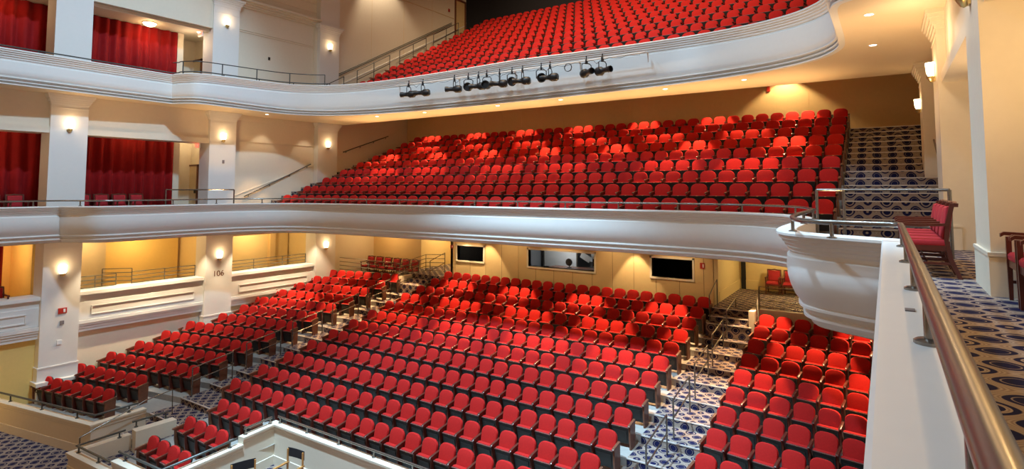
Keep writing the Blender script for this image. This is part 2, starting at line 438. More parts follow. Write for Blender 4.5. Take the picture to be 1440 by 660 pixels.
# door at the head of the upper stair
d0 = MB(); blk(d0, 'left', 29.9, 30.8, -.34, -.30, 11.5, 14.1); dd_ = struct(d0.build('door_1', 'cream_panel', smooth=False))
d0 = MB(); blk(d0, 'left', 29.78, 29.9, -.34, -.26, 11.4, 14.2); blk(d0, 'left', 30.8, 30.92, -.34, -.26, 11.4, 14.2); blk(d0, 'left', 29.78, 30.92, -.34, -.26, 14.1, 14.22)
d0.build('door_frame', 'brown_wood', dd_, smooth=False)

# boxes on the left: backs, partitions, floors and ceilings
mb = MB()
blk(mb, 'left', 2, 13.9, -3.6, -3.3, -7, -.72); blk(mb, 'left', 7.86, 8.25, -3.4, -1.15, -7, -.72)                   # gold back wall of the lower box
struct(mb.build('wall_lower_box_back', 'gold_wall', smooth=False))
mb = MB()
blk(mb, 'left', 8.3, 10.35, -3.4, -1.65, -3.4, -.72)
blk(mb, 'left', 14.05, 14.4, -4.2, -1.2, -7, -.72)
blk(mb, 'left', 14.4, 19.2, -3.2, -2.7, -7, -.72)
blk(mb, 'left', 19.3, 19.7, -4, -1.2, -7, -.72)
struct(mb.build('wall_lower_box', 'yellow_wall', smooth=False))
mb = MB()
blk(mb, 'left', 18.05, 18.35, -2.7, -2.5, -3.3, -.72)
struct(mb.build('trim_7', 'cream_panel', smooth=False))
mb = MB()
blk(mb, 'left', -3, 14.1, -3.4, -2.7, 0, 4.56); blk(mb, 'left', 14.05, 14.4, -4.2, -1.0, 0, 4.56); blk(mb, 'left', 8.2, 8.6, -3, -1.1, 0, 4.56)
blk(mb, 'left', 12.75, 13.0, -2.7, -1.62, 0, 4.56)
blk(mb, 'left', -3, 14.1, -3.4, -2.7, 4.9, 8.6); blk(mb, 'left', 14.05, 14.4, -4.2, -1.0, 4.9, 8.6); blk(mb, 'left', 8.2, 8.6, -3, -1.1, 4.9, 8.6)
blk(mb, 'left', 12.75, 13.0, -2.7, -1.62, 4.9, 8.6)
struct(mb.build('wall_box_back', 'cream_plaster', smooth=False))
mb = MB(); blk(mb, 'left', -3, 14.2, -3.4, -.3, 8.12, 8.24); struct(mb.build('ceiling_upper_box', 'cream_plaster', smooth=False))
mb = MB(); blk(mb, 'left', -3, 14.2, -3.4, .7, 4.72, 4.95); struct(mb.build('floor_upper_box', 'patterned_carpet', smooth=False))
mb = MB(); blk(mb, 'left', -3, 19.4, -3.4, -.3, -3.45, -3.3); struct(mb.build('floor_lower_box', 'concrete', smooth=False))
# box doors in the partition
for z0, nm in ((0, 'door_2'), (4.95, 'door_3')):
    yy = 14.05; mb = MB(); mb.box(-27.30, -26.60, yy - .05, yy + .01, z0, z0 + 2.2); dr = struct(mb.build(nm, 'door_paint', smooth=False))
    mb = MB()
    mb.box(-27.38, -27.30, yy - .08, yy + .01, z0, z0 + 2.28); mb.box(-26.60, -26.52, yy - .08, yy + .01, z0, z0 + 2.28); mb.box(-27.38, -26.52, yy - .08, yy + .01, z0 + 2.2, z0 + 2.28)
    mb.build('door_frame', 'brown_wood', dr, smooth=False)
    mb = MB(); mb.box(-26.72, -26.66, yy - .12, yy - .05, z0 + .95, z0 + 1.1); mb.build('door_handle', 'dark_metal', dr, smooth=False)
# lower box fronts
for a, b2 in ((3, 7.83), (8.96, 13.43), (14.60, 18.92)):
    mb = MB()
    blk(mb, 'left', a, b2, -1.0, -.07, -2.76, -2.64); blk(mb, 'left', a, b2, -.5, -.12, -2.82, -2.76)
    blk(mb, 'left', a, b2, -.5, -.18, -4.1, -2.82)
    blk(mb, 'left', a, b2, -.5, -.155, -3.66, -3.02)
    yy0, yy1 = a + .42, b2 - .35
    for z in (-3.20, -3.50): blk(mb, 'left', yy0, yy1, -.3, -.12, z - .018, z + .018)
    blk(mb, 'left', yy0, yy0 + .035, -.3, -.12, -3.50, -3.20); blk(mb, 'left', yy1 - .035, yy1, -.3, -.12, -3.50, -3.20)
    for z, e in ((-3.74, .10), (-3.82, .07), (-3.92, .03)): blk(mb, 'left', a, b2, -.5, -.18 + e, z - .06, z + .06)
    struct(mb.build('wall_box_front', 'white_plaster', smooth=False))
    mb = MB(); blk(mb, 'left', a, b2, -.9, -.35, -7, -4.0); struct(mb.build('wall_left_lower', 'gold_wall' if a < 8 else 'cream_plaster', smooth=False))
# right boxes
mb = MB(); blk(mb, 'right', -3, 14, -2.0, -1.5, -.1, 4.6); blk(mb, 'right', 7.95, 8.75, -1.6, -1.1, 0, 4.6); blk(mb, 'right', 13.5, 14.55, -1.6, -1.1, 0, 4.6)
struct(mb.build('wall_right_box', 'cream_plaster', smooth=False))
mb = MB(); blk(mb, 'right', 8.8, 13.43, -1.6, -1.47, 0, .42)
blk(mb, 'right', 7.86, 7.9, -1.6, -.02, 0, .42); blk(mb, 'right', 7.845, 7.9, -1.6, -.02, .42, .46)
struct(mb.build('baseboard_right_box', 'cream_plaster', smooth=False))
mb = MB(); blk(mb, 'right', 14.6, 25.6, -.9, -.4, -7, -.75); struct(mb.build('wall_right_lower', 'cream_plaster', smooth=False))

# ------------------------------------------------------------------ back of the stalls
YB = 22.3
mb = MB()
holes = [(-17.87, -16.27, -2.35, -1.64), (-13.73, -10.45, -2.36, -1.61), (-7.94, -6.33, -2.34, -1.60)]
xs = -18.3
for x0, x1, z0, z1 in holes:
    mb.box(xs, x0, YB, YB + .2, -4.2, -.72); mb.box(x0, x1, YB, YB + .2, -4.2, z0); mb.box(x0, x1, YB, YB + .2, z1, -.72); xs = x1
mb.box(xs, -5.53, YB, YB + .2, -4.2, -.72)
struct(mb.build('wall_stalls_back', 'cream_panel', smooth=False))
mb = MB()
x = -18.0
while x < -5.8:
    mb.box(x - .006, x + .006, YB - .004, YB + .01, -4.0, -2.4 if any(h[0] - .1 < x < h[1] + .1 for h in holes) else -.8); x += .93
struct(mb.build('trim_8', 'brown_wood', smooth=False))
for n, (x0, x1, z0, z1) in enumerate(holes):
    mb = MB(); t = .075
    mb.box(x0 - t, x0, YB - .03, YB + .2, z0 - t, z1 + t); mb.box(x1, x1 + t, YB - .03, YB + .2, z0 - t, z1 + t)
    mb.box(x0 - t, x1 + t, YB - .03, YB + .2, z1, z1 + t); mb.box(x0 - t, x1 + t, YB - .05, YB + .2, z0 - t, z0)
    w = struct(mb.build('window_%d' % (n + 1), 'cream_plaster', smooth=False))
    mb = MB(); mb.box(x0, x1, YB + .10, YB + .108, z0, z1); mb.build('window_glass', 'window_glass', w, smooth=False)
    # booth room behind
    mb = MB(); bx0, bx1 = x0 - .25, x1 + .25; by = YB + 2.6
    mb.box(bx0, bx1, by, by + .1, -3.6, -1.2); mb.box(bx0 - .1, bx0, YB + .2, by + .1, -3.6, -1.2); mb.box(bx1, bx1 + .1, YB + .2, by + .1, -3.6, -1.2)
    mb.box(bx0, bx1, YB + .2, by, -3.7, -3.6); mb.box(bx0, bx1, YB + .2, by, -1.2, -1.1)
    struct(mb.build('wall_booth', 'booth_grey' if n == 1 else 'booth_dark', smooth=False))
# passage walls: right
mb = MB(); mb.box(-5.55, -5.38, YB, 26.0, -4.0, -.72); mb.box(-5.5, 2.2, 26.0, 26.2, -4, -.72); struct(mb.build('wall_passage_right', 'yellow_wall', smooth=False))
mb = MB(); mb.box(-5.40, -5.36, YB + .1, 26.0, -3.1, -2.72); mb.box(-5.4, 2, 25.95, 26.0, -3.1, -2.72); struct(mb.build('baseboard_passage', 'yellow_wall', smooth=False))
mb = MB(); mb.box(-5.30, -5.12, 25.92, 25.99, -3.1, -.9); struct(mb.build('door_4', 'black_matte', smooth=False))
mb = MB(); mb.box(-5.38, 2.2, 21.25, 26.1, -3.9, -3.1)
mb.box(-5.38, -3.9, 20.72, 21.25, -3.9, -3.29); mb.box(-5.38, -3.9, 20.42, 20.72, -3.9, -3.48)
struct(mb.build('floor_landing_right', 'patterned_carpet', smooth=False))
mb = MB()
for y, z in ((21.25, -3.1), (20.72, -3.29), (20.42, -3.48)): mb.box(-5.36, -3.9, y - .012, y + .03, z - .02, z + .006)
struct(mb.build('trim_9', 'nosing_metal', smooth=False))
mb = MB(); mb.box(-3.86, 1.3, 21.05, 21.22, -4.2, -2.95); mb.box(-3.99, -3.80, 20.5, 21.22, -4.2, -2.95)
struct(mb.build('wall_landing_right', 'cream_plaster', smooth=False))
# passage left with raised chair platform
mb = MB(); mb.box(-25.2, -21.05, 23.0, 23.2, -3.6, -.72); mb.box(-21.05, -20.9, 23.0, 26.0, -3.6, -.72); struct(mb.build('wall_platform_back', 'cream_panel', smooth=False))
mb = MB(); mb.box(-21.0, -18.0, 25.9, 26.1, -3.6, -.72); mb.box(-18.3, -18.15, YB, 26.0, -4, -.72); struct(mb.build('wall_passage_left', 'yellow_wall', smooth=False))
mb = MB(); mb.box(-19.55, -18.75, 25.84, 25.9, -3.1, -.95); dr = struct(mb.build('door_5', 'cream_plaster', smooth=False))
mb = MB(); mb.box(-19.65, -19.55, 25.82, 25.9, -3.1, -.87); mb.box(-18.75, -18.65, 25.82, 25.9, -3.1, -.87); mb.box(-19.65, -18.65, 25.82, 25.9, -.95, -.87); mb.build('door_frame', 'plate_grey', dr, smooth=False)
mb = MB(); mb.box(-19.48, -19.42, 25.78, 25.84, -2.1, -1.95); mb.build('door_handle', 'brass', dr, smooth=False)
mb = MB(); mb.box(-25.3, -20.2, 20.7, 23.1, -4.2, -3.5); mb.box(-21.0, -18.2, 21.5, 26.0, -3.9, -3.1); mb.box(-20.2, -18.3, 20.6, 21.1, -3.9, -3.49); mb.box(-20.2, -18.3, 21.1, 21.5, -3.9, -3.3)
struct(mb.build('floor_platform_left', 'patterned_carpet', smooth=False))
mb = MB(); mb.box(-20.3, -20.12, 20.62, 22.9, -4.2, -3.15); mb.box(-25.2, -20.12, 20.62, 20.72, -4.2, -3.42); struct(mb.build('wall_platform_front', 'cream_plaster', smooth=False))

# ------------------------------------------------------------------ front of the stalls: parapets and steps
def capwall(name, pts, ztop, zbot, th=.18, cap=.05, mat='cream_plaster'):
    # wall along a plan polyline (left face = pts), with a projecting cap and two string mouldings
    prof = [(-th, zbot), (-th, ztop), (cap, ztop), (cap, ztop - .05), (cap * .6, ztop - .06), (cap * .6, ztop - .10), (.02, ztop - .12), (.02, ztop - .16), (0, ztop - .18), (0, zbot + .26), (.02, zbot + .25), (.02, zbot)]
    o = fixn(sweep(pts, prof).build(name, mat, smooth=False)); return struct(o)
capwall('wall_front_left', [(-19.72, 9.05), (-19.68, 7.55), (-25.2, 6.55)], -5.75, ZF)
capwall('wall_notch', [(-9.0, 10.22), (-14.80, 10.22), (-14.70, 9.2)], -5.54, ZF)
capwall('wall_notch_step', [(-14.70, 9.2), (-14.55, 7.0), (-16.6, 6.88)], -5.72, ZF)
capwall('wall_step_front', [(-16.6, 6.88), (-18.95, 6.76), (-18.95, 8.25)], -6.06, ZF)
capwall('wall_step_flank', [(-18.62, 8.2), (-18.55, 9.3)], -5.87, ZF, th=.25)
mb = MB()
for n in range(3):
    y = 8.65 - .33 * n; z = zrow(13) - .14 * (n + 1) + .02
    mb.box(-19.5, -18.95, y - .33, y, ZF, z)
struct(mb.build('floor_front_steps', 'patterned_carpet', smooth=False))
mb = MB(); mb.box(-18.95, -14.95, 6.8, 8.6, ZF, zrow(14) - .01); struct(mb.build('floor_front_bay', 'patterned_carpet', smooth=False))

# ------------------------------------------------------------------ theatre seats
def outline(w, h, r, n=5, wb=None):
    # rounded-top outline, counter-clockwise seen from the front (x, t)
    wb = wb or w; pts = [(-wb / 2 + .03, 0), (-wb / 2, .03)]
    for i in range(n + 1):
        a = PI - (PI / 2) * i / n; pts.append((-w / 2 + r + r * math.cos(a), h - r * .8 + r * .8 * math.sin(a)))
    pts.append((0, h))
    for i in range(n + 1):
        a = PI / 2 - (PI / 2) * i / n; pts.append((w / 2 - r + r * math.cos(a), h - r * .8 + r * .8 * math.sin(a)))
    pts += [(wb / 2, .03), (wb / 2 - .03, 0)]
    return [(x, t + (.028 * (1 - (2 * x / w) ** 2) if t > h * .55 else 0)) for x, t in pts]
TH = math.radians(13)
def backrest_mb():
    mb = MB(); o = outline(.475, .445, .15, wb=.465); z0 = .42
    def ring(sc, d):
        out = []
        for x, t in o:
            xx = x * sc; tt = .235 + (t - .235) * sc
            out.append((xx, -.108 + tt * math.sin(TH) + d * math.cos(TH), z0 + tt * math.cos(TH) - d * math.sin(TH)))
        return out
    mb.cur = 1; mb.rings([ring(.93, .075), ring(.99, .05), ring(1.0, .02)], True, False); mb.cur = 0
    mb.rings([ring(1.0, .02), ring(1.0, -.015), ring(.94, -.042), ring(.70, -.056), ring(.3, -.06)], False, True)
    return mb
def seat_mb():      # tipped-up cushion, seen from its front edge
    mb = MB(); w = .235
    def ring(x, e): return [(x, -.13, .49 - e), (x, -.15, .53 - e), (x, -.21, .545 - e), (x, -.262, .534 - e), (x, -.272, .50 - e), (x, -.20, .11 + e), (x, -.12, .10 + e)]
    mb.rings([ring(-w, .012), ring(-w + .02, 0), ring(w - .02, 0), ring(w, .012)]); return mb
def under_mb():
    mb = MB(); mb.hexa([(-.215, -.215, .10), (.215, -.215, .10), (.215, -.18, .10), (-.215, -.18, .10), (-.228, -.300, .512), (.228, -.300, .512), (.228, -.26, .515), (-.228, -.26, .515)])
    mb.hexa([(-.17, -.235, .16), (.17, -.235, .16), (.17, -.20, .16), (-.17, -.20, .16), (-.18, -.300, .43), (.18, -.300, .43), (.18, -.27, .43), (-.18, -.27, .43)])
    return mb
def lip_mb():
    return MB().box(-.226, .226, -.304, -.275, .512, .528)
def plate_mb(): return MB().box(-.025, .025, -.3055, -.303, .513, .527)
def panel_mb(s=0):
    mb = MB(); R = [(-.30, .0), (-.34, .30), (-.34, .56), (-.04, .62), (.0, .56), (-.02, .0)]
    mb.rings([[(-.021, y, z) for y, z in R], [(.021, y, z) for y, z in R]]); return mb
def arm_mb():
    mb = MB(); R = [(-.39, .575), (-.405, .595), (-.38, .618), (-.02, .665), (.0, .64), (-.02, .60)]
    mb.rings([[(-.03, y, z) for y, z in R], [(-.022, y, z + .004) for y, z in R], [(.022, y, z + .004) for y, z in R], [(.03, y, z) for y, z in R]]); return mb
SP = .55
SEATS = []          # (x, y, z, rot, label parts, ends)
def add_row(block, pts, rz, zf, desc):
    n = len(pts)
    for i, (x, y) in enumerate(pts):
        SEATS.append(dict(p=(x, y, zf), rz=rz, first=(i == 0), last=(i == n - 1), desc=desc(i, n), block=block))
for k in range(12):
    def d(i, n, k=k): return 'red tip-up seat, %s from the %s end of %s row, centre stalls' % (ORD[i + 1] if i < 12 else ORD[23 - i], 'far' if i < 12 else 'near', ('the rearmost' if k == 0 else 'the ' + ORD[k + 1] + ' rearmost'))
    add_row('centre stalls seats', [(-17.87 + SP * i, yrow(k) + .006 * i) for i in range(23)], 0, zrow(k), d)
for k in (12, 13, 14):
    def d(i, n, k=k): return 'red tip-up seat, %s from the aisle in the %s short front row by director chairs' % (ORD[i + 1], ('rear', 'middle', 'foremost')[k - 12])
    add_row('short front row seats', [(-16.93 + .55 * i, yrow(k) + .03) for i in range(4)], 0, zrow(k), d)
cl, sl = math.cos(math.atan(LSL)), math.sin(math.atan(LSL))
NL = {0: (8, 0), 1: (9, 0), 2: (9, 0), 3: (9, 0), 4: (9, 0), 5: (8, 0), 6: (8, 0), 7: (9, 0), 8: (9, 0), 9: (9, 0), 10: (9, 0), 11: (7, 2), 12: (7, 2)}
for i0, (n0, skip) in NL.items():
    k = i0 + 1
    ptsL = [(-20.42 - SP * cl * (j + skip), yrow(k) - LSL * (.27 + SP * cl * (j + skip)) + .03) for j in range(n0)][::-1]
    def d(i, n, k=k): return 'red tip-up seat, %s from the aisle, %s row of block along box wall' % (ORD[n - i], 'rearmost' if k == 1 else ('foremost' if k == 13 else ORD[k] + ' rearmost'))
    add_row('side block seats by the box wall', ptsL, math.atan(LSL), zrow(k), d)
cr, sr = math.cos(math.atan(RSL)), math.sin(math.atan(RSL))
for i0 in range(0, 10):
    k = i0 + 1; x0 = -3.46
    ptsR = [(x0 + SP * cr * j, yrow(k) + .10 + RSL * SP * cr * j) for j in range(8)]
    def d(i, n, k=k): return 'red tip-up seat, %s from the aisle, %s row of block below near box' % (ORD[i + 1], 'rearmost' if k == 1 else ORD[k] + ' rearmost')
    add_row('side block seats below the near box', ptsR, math.atan(RSL), zrow(k), d)
for k in range(9):
    def d(i, n, k=k): return 'red tip-up seat, %s from the %s stair, %s row of the middle balcony' % (ORD[40 - i] if i > 19 else ORD[i + 1], 'near' if i > 19 else 'far', 'front' if k == 0 else ('topmost' if k == 8 else ORD[k + 1]))
    add_row('middle balcony seats', [(-22.82 + .551 * i, ym(k)) for i in range(40)], 0, zm(k), d)
for k in range(11):
    def d(i, n, k=k): return 'red tip-up seat, %s from the stair, %s row of the top balcony' % (ORD[min(i + 1, 40)], 'front' if k == 0 else ORD[k + 1])
    add_row('top balcony seats', [(-22.95 + .553 * i, yu(k)) for i in range(40)], 0, zu(k), d)

# which of the seats show, and how large (they are built singly in that order)
mwI = cam.matrix_world.copy()
bpy.context.view_layer.update(); camI = cam.matrix_world.inverted()
def project(p):
    q = camI @ Vector(p); z = -q.z
    return (720 + 800 * q.x / z, 216 - 800 * q.y / z, z)
trees = []
for o in (mez, upp):
    trees.append(BVHTree.FromPolygons([v.co.copy() for v in o.data.vertices], [tuple(p.vertices) for p in o.data.polygons]))
cb = bpy.data.objects['ceiling_balcony']; trees.append(BVHTree.FromPolygons([v.co.copy() for v in cb.data.vertices], [tuple(p.vertices) for p in cb.data.polygons]))
cb = bpy.data.objects['ceiling_stalls']; trees.append(BVHTree.FromPolygons([v.co.copy() for v in cb.data.vertices], [tuple(p.vertices) for p in cb.data.polygons]))
O0 = Vector((0, 0, HC))
def seen(p):
    d = Vector(p) - O0; L = d.length; d.normalize()
    for t in trees:
        h = t.ray_cast(O0, d, L - .05)
        if h[0] is not None: return 0
    return 1
for s in SEATS:
    x, y, z = s['p']; vis = 0
    for dx in (-.18, 0, .18):
        for dz in (.84, .68, .5):
            u, v, dep = project((x + dx, y - .05, z + dz))
            if 0 <= u <= 1440 and 0 <= v <= 660: vis += seen((x + dx, y - .05, z + dz))
    s['vis'] = vis; s['size'] = vis / 9 / dep ** 2
SEATS.sort(key=lambda s: -s['size'])
single, rest = SEATS[:300], SEATS[300:]
proto = empty('theatre_seat', (0, 0, 0))
br_ = backrest_mb().build('backrest', ['red_fabric', 'black_shell'], proto)
se_ = seat_mb().build('seat', 'red_fabric', proto)
us_ = under_mb().build('seat_underside', 'black_shell', se_, smooth=False); lp_ = lip_mb().build('seat_edge_trim', 'seat_edge', se_, smooth=False); np_ = plate_mb().build('number_plate', 'brass', se_, smooth=False)
us_['label'] = 'black seat underside'; np_['label'] = 'small brass seat number plate'
sp_ = panel_mb().build('side_panel', 'dark_wood', proto, smooth=False, loc=(-SP / 2, 0, 0))
ar_ = arm_mb().build('armrest', 'dark_wood', proto, loc=(-SP / 2, 0, 0))
endp = panel_mb().build('side_panel', 'brown_wood', None, smooth=False); enda = arm_mb().build('armrest', 'brown_wood', None)
edm, eam = endp.data, enda.data
bpy.data.objects.remove(endp); bpy.data.objects.remove(enda)
src = proto
for i, s in enumerate(single):
    o = proto if i == 0 else copy_tree(proto)
    if i == 0: pass
    o.location = s['p']; o.rotation_euler = (0, 0, s['rz'])
    o['label'] = s['desc']; o['category'] = 'theatre seat'; o['group'] = s['block']
for i, s in enumerate(single):
    s['ob'] = None
objs = [o for o in COL.objects if o.parent is None and o.name.startswith('theatre_seat')]
byl = {o['label']: o for o in objs}
for s in single:
    o = byl[s['desc']]
    if s['first']:
        for c in o.children:
            if c.name.startswith('side_panel'): c.data = edm
            if c.name.startswith('armrest'): c.data = eam
    if s['last']:
        for nm, me in (('side_panel', edm), ('armrest', eam)):
            e = bpy.data.objects.new(nm, me); COL.objects.link(e); e.parent = o; e.location = (SP / 2, 0, 0)
# the several hundred smaller seats beyond, as one mass
big = MB(); mats = ['red_fabric', 'black_shell', 'dark_wood', 'brown_wood', 'seat_edge']
def stamp(src_mb, mat_of, M):
    n = len(big.v)
    big.v += [tuple(M @ Vector(p)) for p in src_mb.v]
    for f, mm in zip(src_mb.f, src_mb.m): big.f.append(tuple(n + q for q in f)); big.m.append(mat_of[mm])
B_, S_, U_, L_, P_, A_ = backrest_mb(), seat_mb(), under_mb(), lip_mb(), panel_mb(), arm_mb()
for s in rest:
    M = Matrix.Translation(s['p']) @ Matrix.Rotation(s['rz'], 4, 'Z')
    stamp(B_, {0: 0, 1: 1}, M); stamp(S_, {0: 0}, M); stamp(U_, {0: 1}, M); stamp(L_, {0: 4}, M)
    ML = M @ Matrix.Translation((-SP / 2, 0, 0)); stamp(P_, {0: 3 if s['first'] else 2}, ML); stamp(A_, {0: 3 if s['first'] else 2}, ML)
    if s['last']:
        ML = M @ Matrix.Translation((SP / 2, 0, 0)); stamp(P_, {0: 3}, ML); stamp(A_, {0: 3}, ML)
bo = big.build('theatre_seats', mats)
tag(bo, 'hundreds of small far red seats filling the balconies and rear stalls', 'theatre seats', kind='stuff')
print('SEATS single', len(single), 'rest', len(rest), 'min size', single[-1]['size'])

# ------------------------------------------------------------------ loose box chairs
def make_chair(arms=True):
    t = empty('box_chair', (0, 0, 0))          # faces -Y, origin on the floor
    mb = MB(); w, dp = .25, .24
    R = []
    for zz, e in ((.40, .0), (.42, -.008), (.46, -.01), (.485, .012), (.492, .05)):
        R.append([(-w + e, -dp + e, zz), (w - e, -dp + e, zz), (w - e, dp - e, zz), (-w + e, dp - e, zz)])
    mb.rings(R); mb.build('seat', 'crimson_fabric', t, ang=.9)
    mb = MB(); R = []
    tl = math.radians(9)
    for dd, e in ((.045, .02), (.02, 0), (-.02, 0), (-.04, .02), (-.048, .07)):
        R.append([(x, .20 + tt * math.sin(tl) + dd, .50 + tt) for x, tt in ((-.215 + e, 0 + e), (.215 - e, 0 + e), (.215 - e, .40 - e), (-.215 + e, .40 - e))])
    mb.rings(R); mb.build('backrest', 'crimson_fabric', t, ang=.9)
    mb = MB()
    mb.rings([[(x, .255 + .40 * math.sin(tl) + d, .90 + h + (.02 if abs(x) < .1 else 0)) for d, h in ((-.02, 0), (.03, 0), (.035, .045), (-.015, .05))] for x in (-.26, -.12, 0, .12, .26)])
    mb.build('top_rail', 'dark_wood', t, ang=.5)
    for sx in (-1, 1):
        mb = MB(); x = sx * .245
        P = [(.34, 0), (.25, .25), (.215, .48), (.235, .7), (.29, .94)]
        mb.rings([[(x - .02, y - .025, z), (x + .02, y - .025, z), (x + .02, y + .025, z), (x - .02, y + .025, z)] for y, z in P]); mb.build('rear_leg', 'dark_wood', t, ang=.5)
        mb = MB(); h = .64 if arms else .42
        mb.rings([[(x - s, -.235 - s, z), (x + s, -.235 - s, z), (x + s, -.235 + s, z), (x - s, -.235 + s, z)] for s, z in ((.016, 0), (.022, .38), (.022, h))]); mb.build('front_leg', 'dark_wood', t, ang=.5)
        if arms:
            mb = MB()
            mb.rings([[(x - .027, y, z), (x + .027, y, z), (x + .027, y, z + .035), (x - .027, y, z + .035)] for y, z in ((-.30, .635), (-.27, .655), (-.05, .645), (.24, .66))]); mb.build('armrest', 'dark_wood', t, ang=.5)
    mb = MB(); mb.box(-.24, .24, -.245, -.215, .34, .41); mb.box(-.24, .24, .215, .245, .34, .41); mb.box(-.255, -.225, -.23, .23, .34, .41); mb.box(.225, .255, -.23, .23, .34, .41); mb.build('seat_frame', 'dark_wood', t, smooth=False)
    mb = MB(); mb.box(-.255, -.235, -.22, .26, .17, .20); mb.box(.235, .255, -.22, .26, .17, .20); mb.box(-.24, .24, .0, .02, .17, .20); mb.build('stretcher', 'dark_wood', t, smooth=False)
    return t
chair_proto = make_chair(); used = [0]
def chair(x, y, z, rz, label, group):
    o = chair_proto if not used[0] else copy_tree(chair_proto); used[0] = 1
    o.location = (x, y, z); o.rotation_euler = (0, 0, math.radians(rz)); o['label'] = label; o['category'] = 'chair'; o['group'] = group
for i, w in enumerate(('nearest', 'second', 'third', 'farthest')):
    chair(.40, 9.30 + .60 * i, 0, -90, 'red dark-framed armchair in the box beyond the rail corner, %s of its row of four' % w, 'armchairs in the box beyond the rail corner')
for i, w in enumerate(('farther, beside the pillar,', 'nearer, cut by the picture edge,')):
    chair(1.26, 7.42 - .58 * i, 0, -90, 'red dark-framed armchair by the tan wall, %s of two' % w, 'armchairs by the tan wall')
for i, w in enumerate(('beside the dark door', 'half hidden by the box front')):
    chair(-3.95 + .62 * i, 25.35, -3.1, 0, 'red armchair on the carpeted landing %s' % w, 'armchairs on the landing')
for i in range(6):
    chair(-24.0 + .66 * i, 22.1, -3.5, 0, 'dark red chair behind the guard rail on the rear platform, %s from the wall lamp' % ORD[i + 1], 'chairs on the rear platform')
for i in range(4):
    y = 9.35 + .62 * i
    chair(LX(y, -1.05), y, 0, 90, 'dark red chair back below the middle tier curtain between pillars, %s from the stage end' % ORD[i + 1], 'chairs in the middle tier box')
for i in range(3):
    y = 6.0 + .66 * i
    chair(LX(y, -1.05), y, 0, 90, 'dark red chair in the middle tier box at the picture edge, %s from the pillar' % ORD[3 - i], 'chairs in the middle tier edge box')
for i in range(2):
    y = 6.15 + .68 * i
    chair(LX(y, -.75), y, -3.2, 90, 'red chair in the lowest box at the picture edge, %s the pillar' % ('farther from', 'beside')[i], 'chairs in the lowest box')

# director's chairs in the notch
def director(x, y, z, rz, label):
    t = empty('director_chair', (x, y, z), math.radians(rz))
    for sx in (-1, 1):
        X = sx * .27
        mb = MB(); mb.box(X - .018, X + .018, .2, .235, 0.02, 1.02); mb.build('rear_post', 'chair_timber', t, smooth=False)
        mb = MB(); mb.box(X - .018, X + .018, -.235, -.2, .02, .66); mb.build('front_post', 'chair_timber', t, smooth=False)
        mb = MB(); mb.box(X - .03, X + .03, -.27, .26, .66, .69); mb.build('armrest', 'chair_timber', t, smooth=False)
        mb = MB(); mb.box(X - .02, X + .02, -.26, .26, 0, .035); mb.build('foot_rail', 'chair_timber', t, smooth=False)
    mb = MB(); mb.hexa([(-.27, -.19, .05), (-.235, -.19, .05), (-.235, -.15, .05), (-.27, -.15, .05), (.235, -.19, .45), (.27, -.19, .45), (.27, -.15, .45), (.235, -.15, .45)])
    mb.hexa([(.235, .15, .05), (.27, .15, .05), (.27, .19, .05), (.235, .19, .05), (-.27, .15, .45), (-.235, .15, .45), (-.235, .19, .45), (-.27, .19, .45)]); mb.build('cross_brace', 'chair_timber', t, smooth=False)
    mb = MB(); mb.rings([[(x_, y_, .455 - .03 * math.cos(x_ / .27 * PI / 2)) for y_ in (-.21, .21)] + [(x_, y_, .44 - .03 * math.cos(x_ / .27 * PI / 2)) for y_ in (.21, -.21)] for x_ in (-.27, -.14, 0, .14, .27)]); mb.build('seat', 'black_matte', t)
    mb = MB(); mb.rings([[(x_, .24 + .02 * math.cos(x_ / .28 * PI / 2), .82), (x_, .255 + .02 * math.cos(x_ / .28 * PI / 2), .82), (x_, .255 + .02 * math.cos(x_ / .28 * PI / 2), 1.04), (x_, .24 + .02 * math.cos(x_ / .28 * PI / 2), 1.04)] for x_ in (-.29, -.15, 0, .15, .29)]); mb.build('backrest', 'black_matte', t)
    tag(t, label, 'chair', 'director chairs in the notch')
director(-13.02, 9.42, ZF, 6, 'timber director chair with black canvas against the beige pit wall')
director(-13.35, 8.45, ZF, 70, 'black canvas director chair at the bottom edge, mostly cut off')

# ------------------------------------------------------------------ rails
def plan_rail(name, pts, z, r, label, posts, ztop_post, mat='steel', closed=False, seg=12, pr=.022, flange=.055):
    t = empty(name, (pts[0][0], pts[0][1], ztop_post))
    L = Vector(t.location)
    def loc(p): return tuple(Vector(p) - L)
    P = [(p[0], p[1], p[2] if len(p) > 2 else z) for p in pts]
    mb = MB(); mb.tube([loc(p) for p in P], r, seg); mb.build('handrail', mat, t, ang=1.2)
    for (x, y, *zz) in posts:
        zt = zz[0] if zz else z; zb = zz[1] if len(zz) > 1 else ztop_post
        mb = MB(); o = loc((x, y, zb))
        mb.lathe([(flange, 0), (flange, .012), (flange * .8, .018), (pr, .022), (pr, zt - zb)], o, 'Z', 12); mb.build('post', mat, t, ang=.6)
    tag(t, label, 'railing'); return t
def resample(plan, step):
    out = []; acc = 0; last = Vector(plan[0])
    for p in plan[1:]:
        p = Vector(p); L = (p - last).length
        while acc + L >= step:
            f = (step - acc) / L; last = last + (p - last) * f; out.append(tuple(last)); L = (p - last).length; acc = 0
        acc += L; last = p
    return out
rb = [(.12, -.4), (.12, 7.50), (.06, 7.60)] + [p for p in inset(M_PLAN, -.22) if p[1] > 7.9 and p[0] > -1.3 and p[1] < 12.9 and p[0] < -.2]
rb = [(.12, -.6), (.12, 7.45), (.10, 7.53), (.03, 7.58), (-.30, 7.62), (-.62, 7.70), (-.88, 7.92), (-1.03, 8.3), (-1.12, 8.9), (-1.16, 9.8), (-1.16, 11.4), (-1.17, 12.3)]
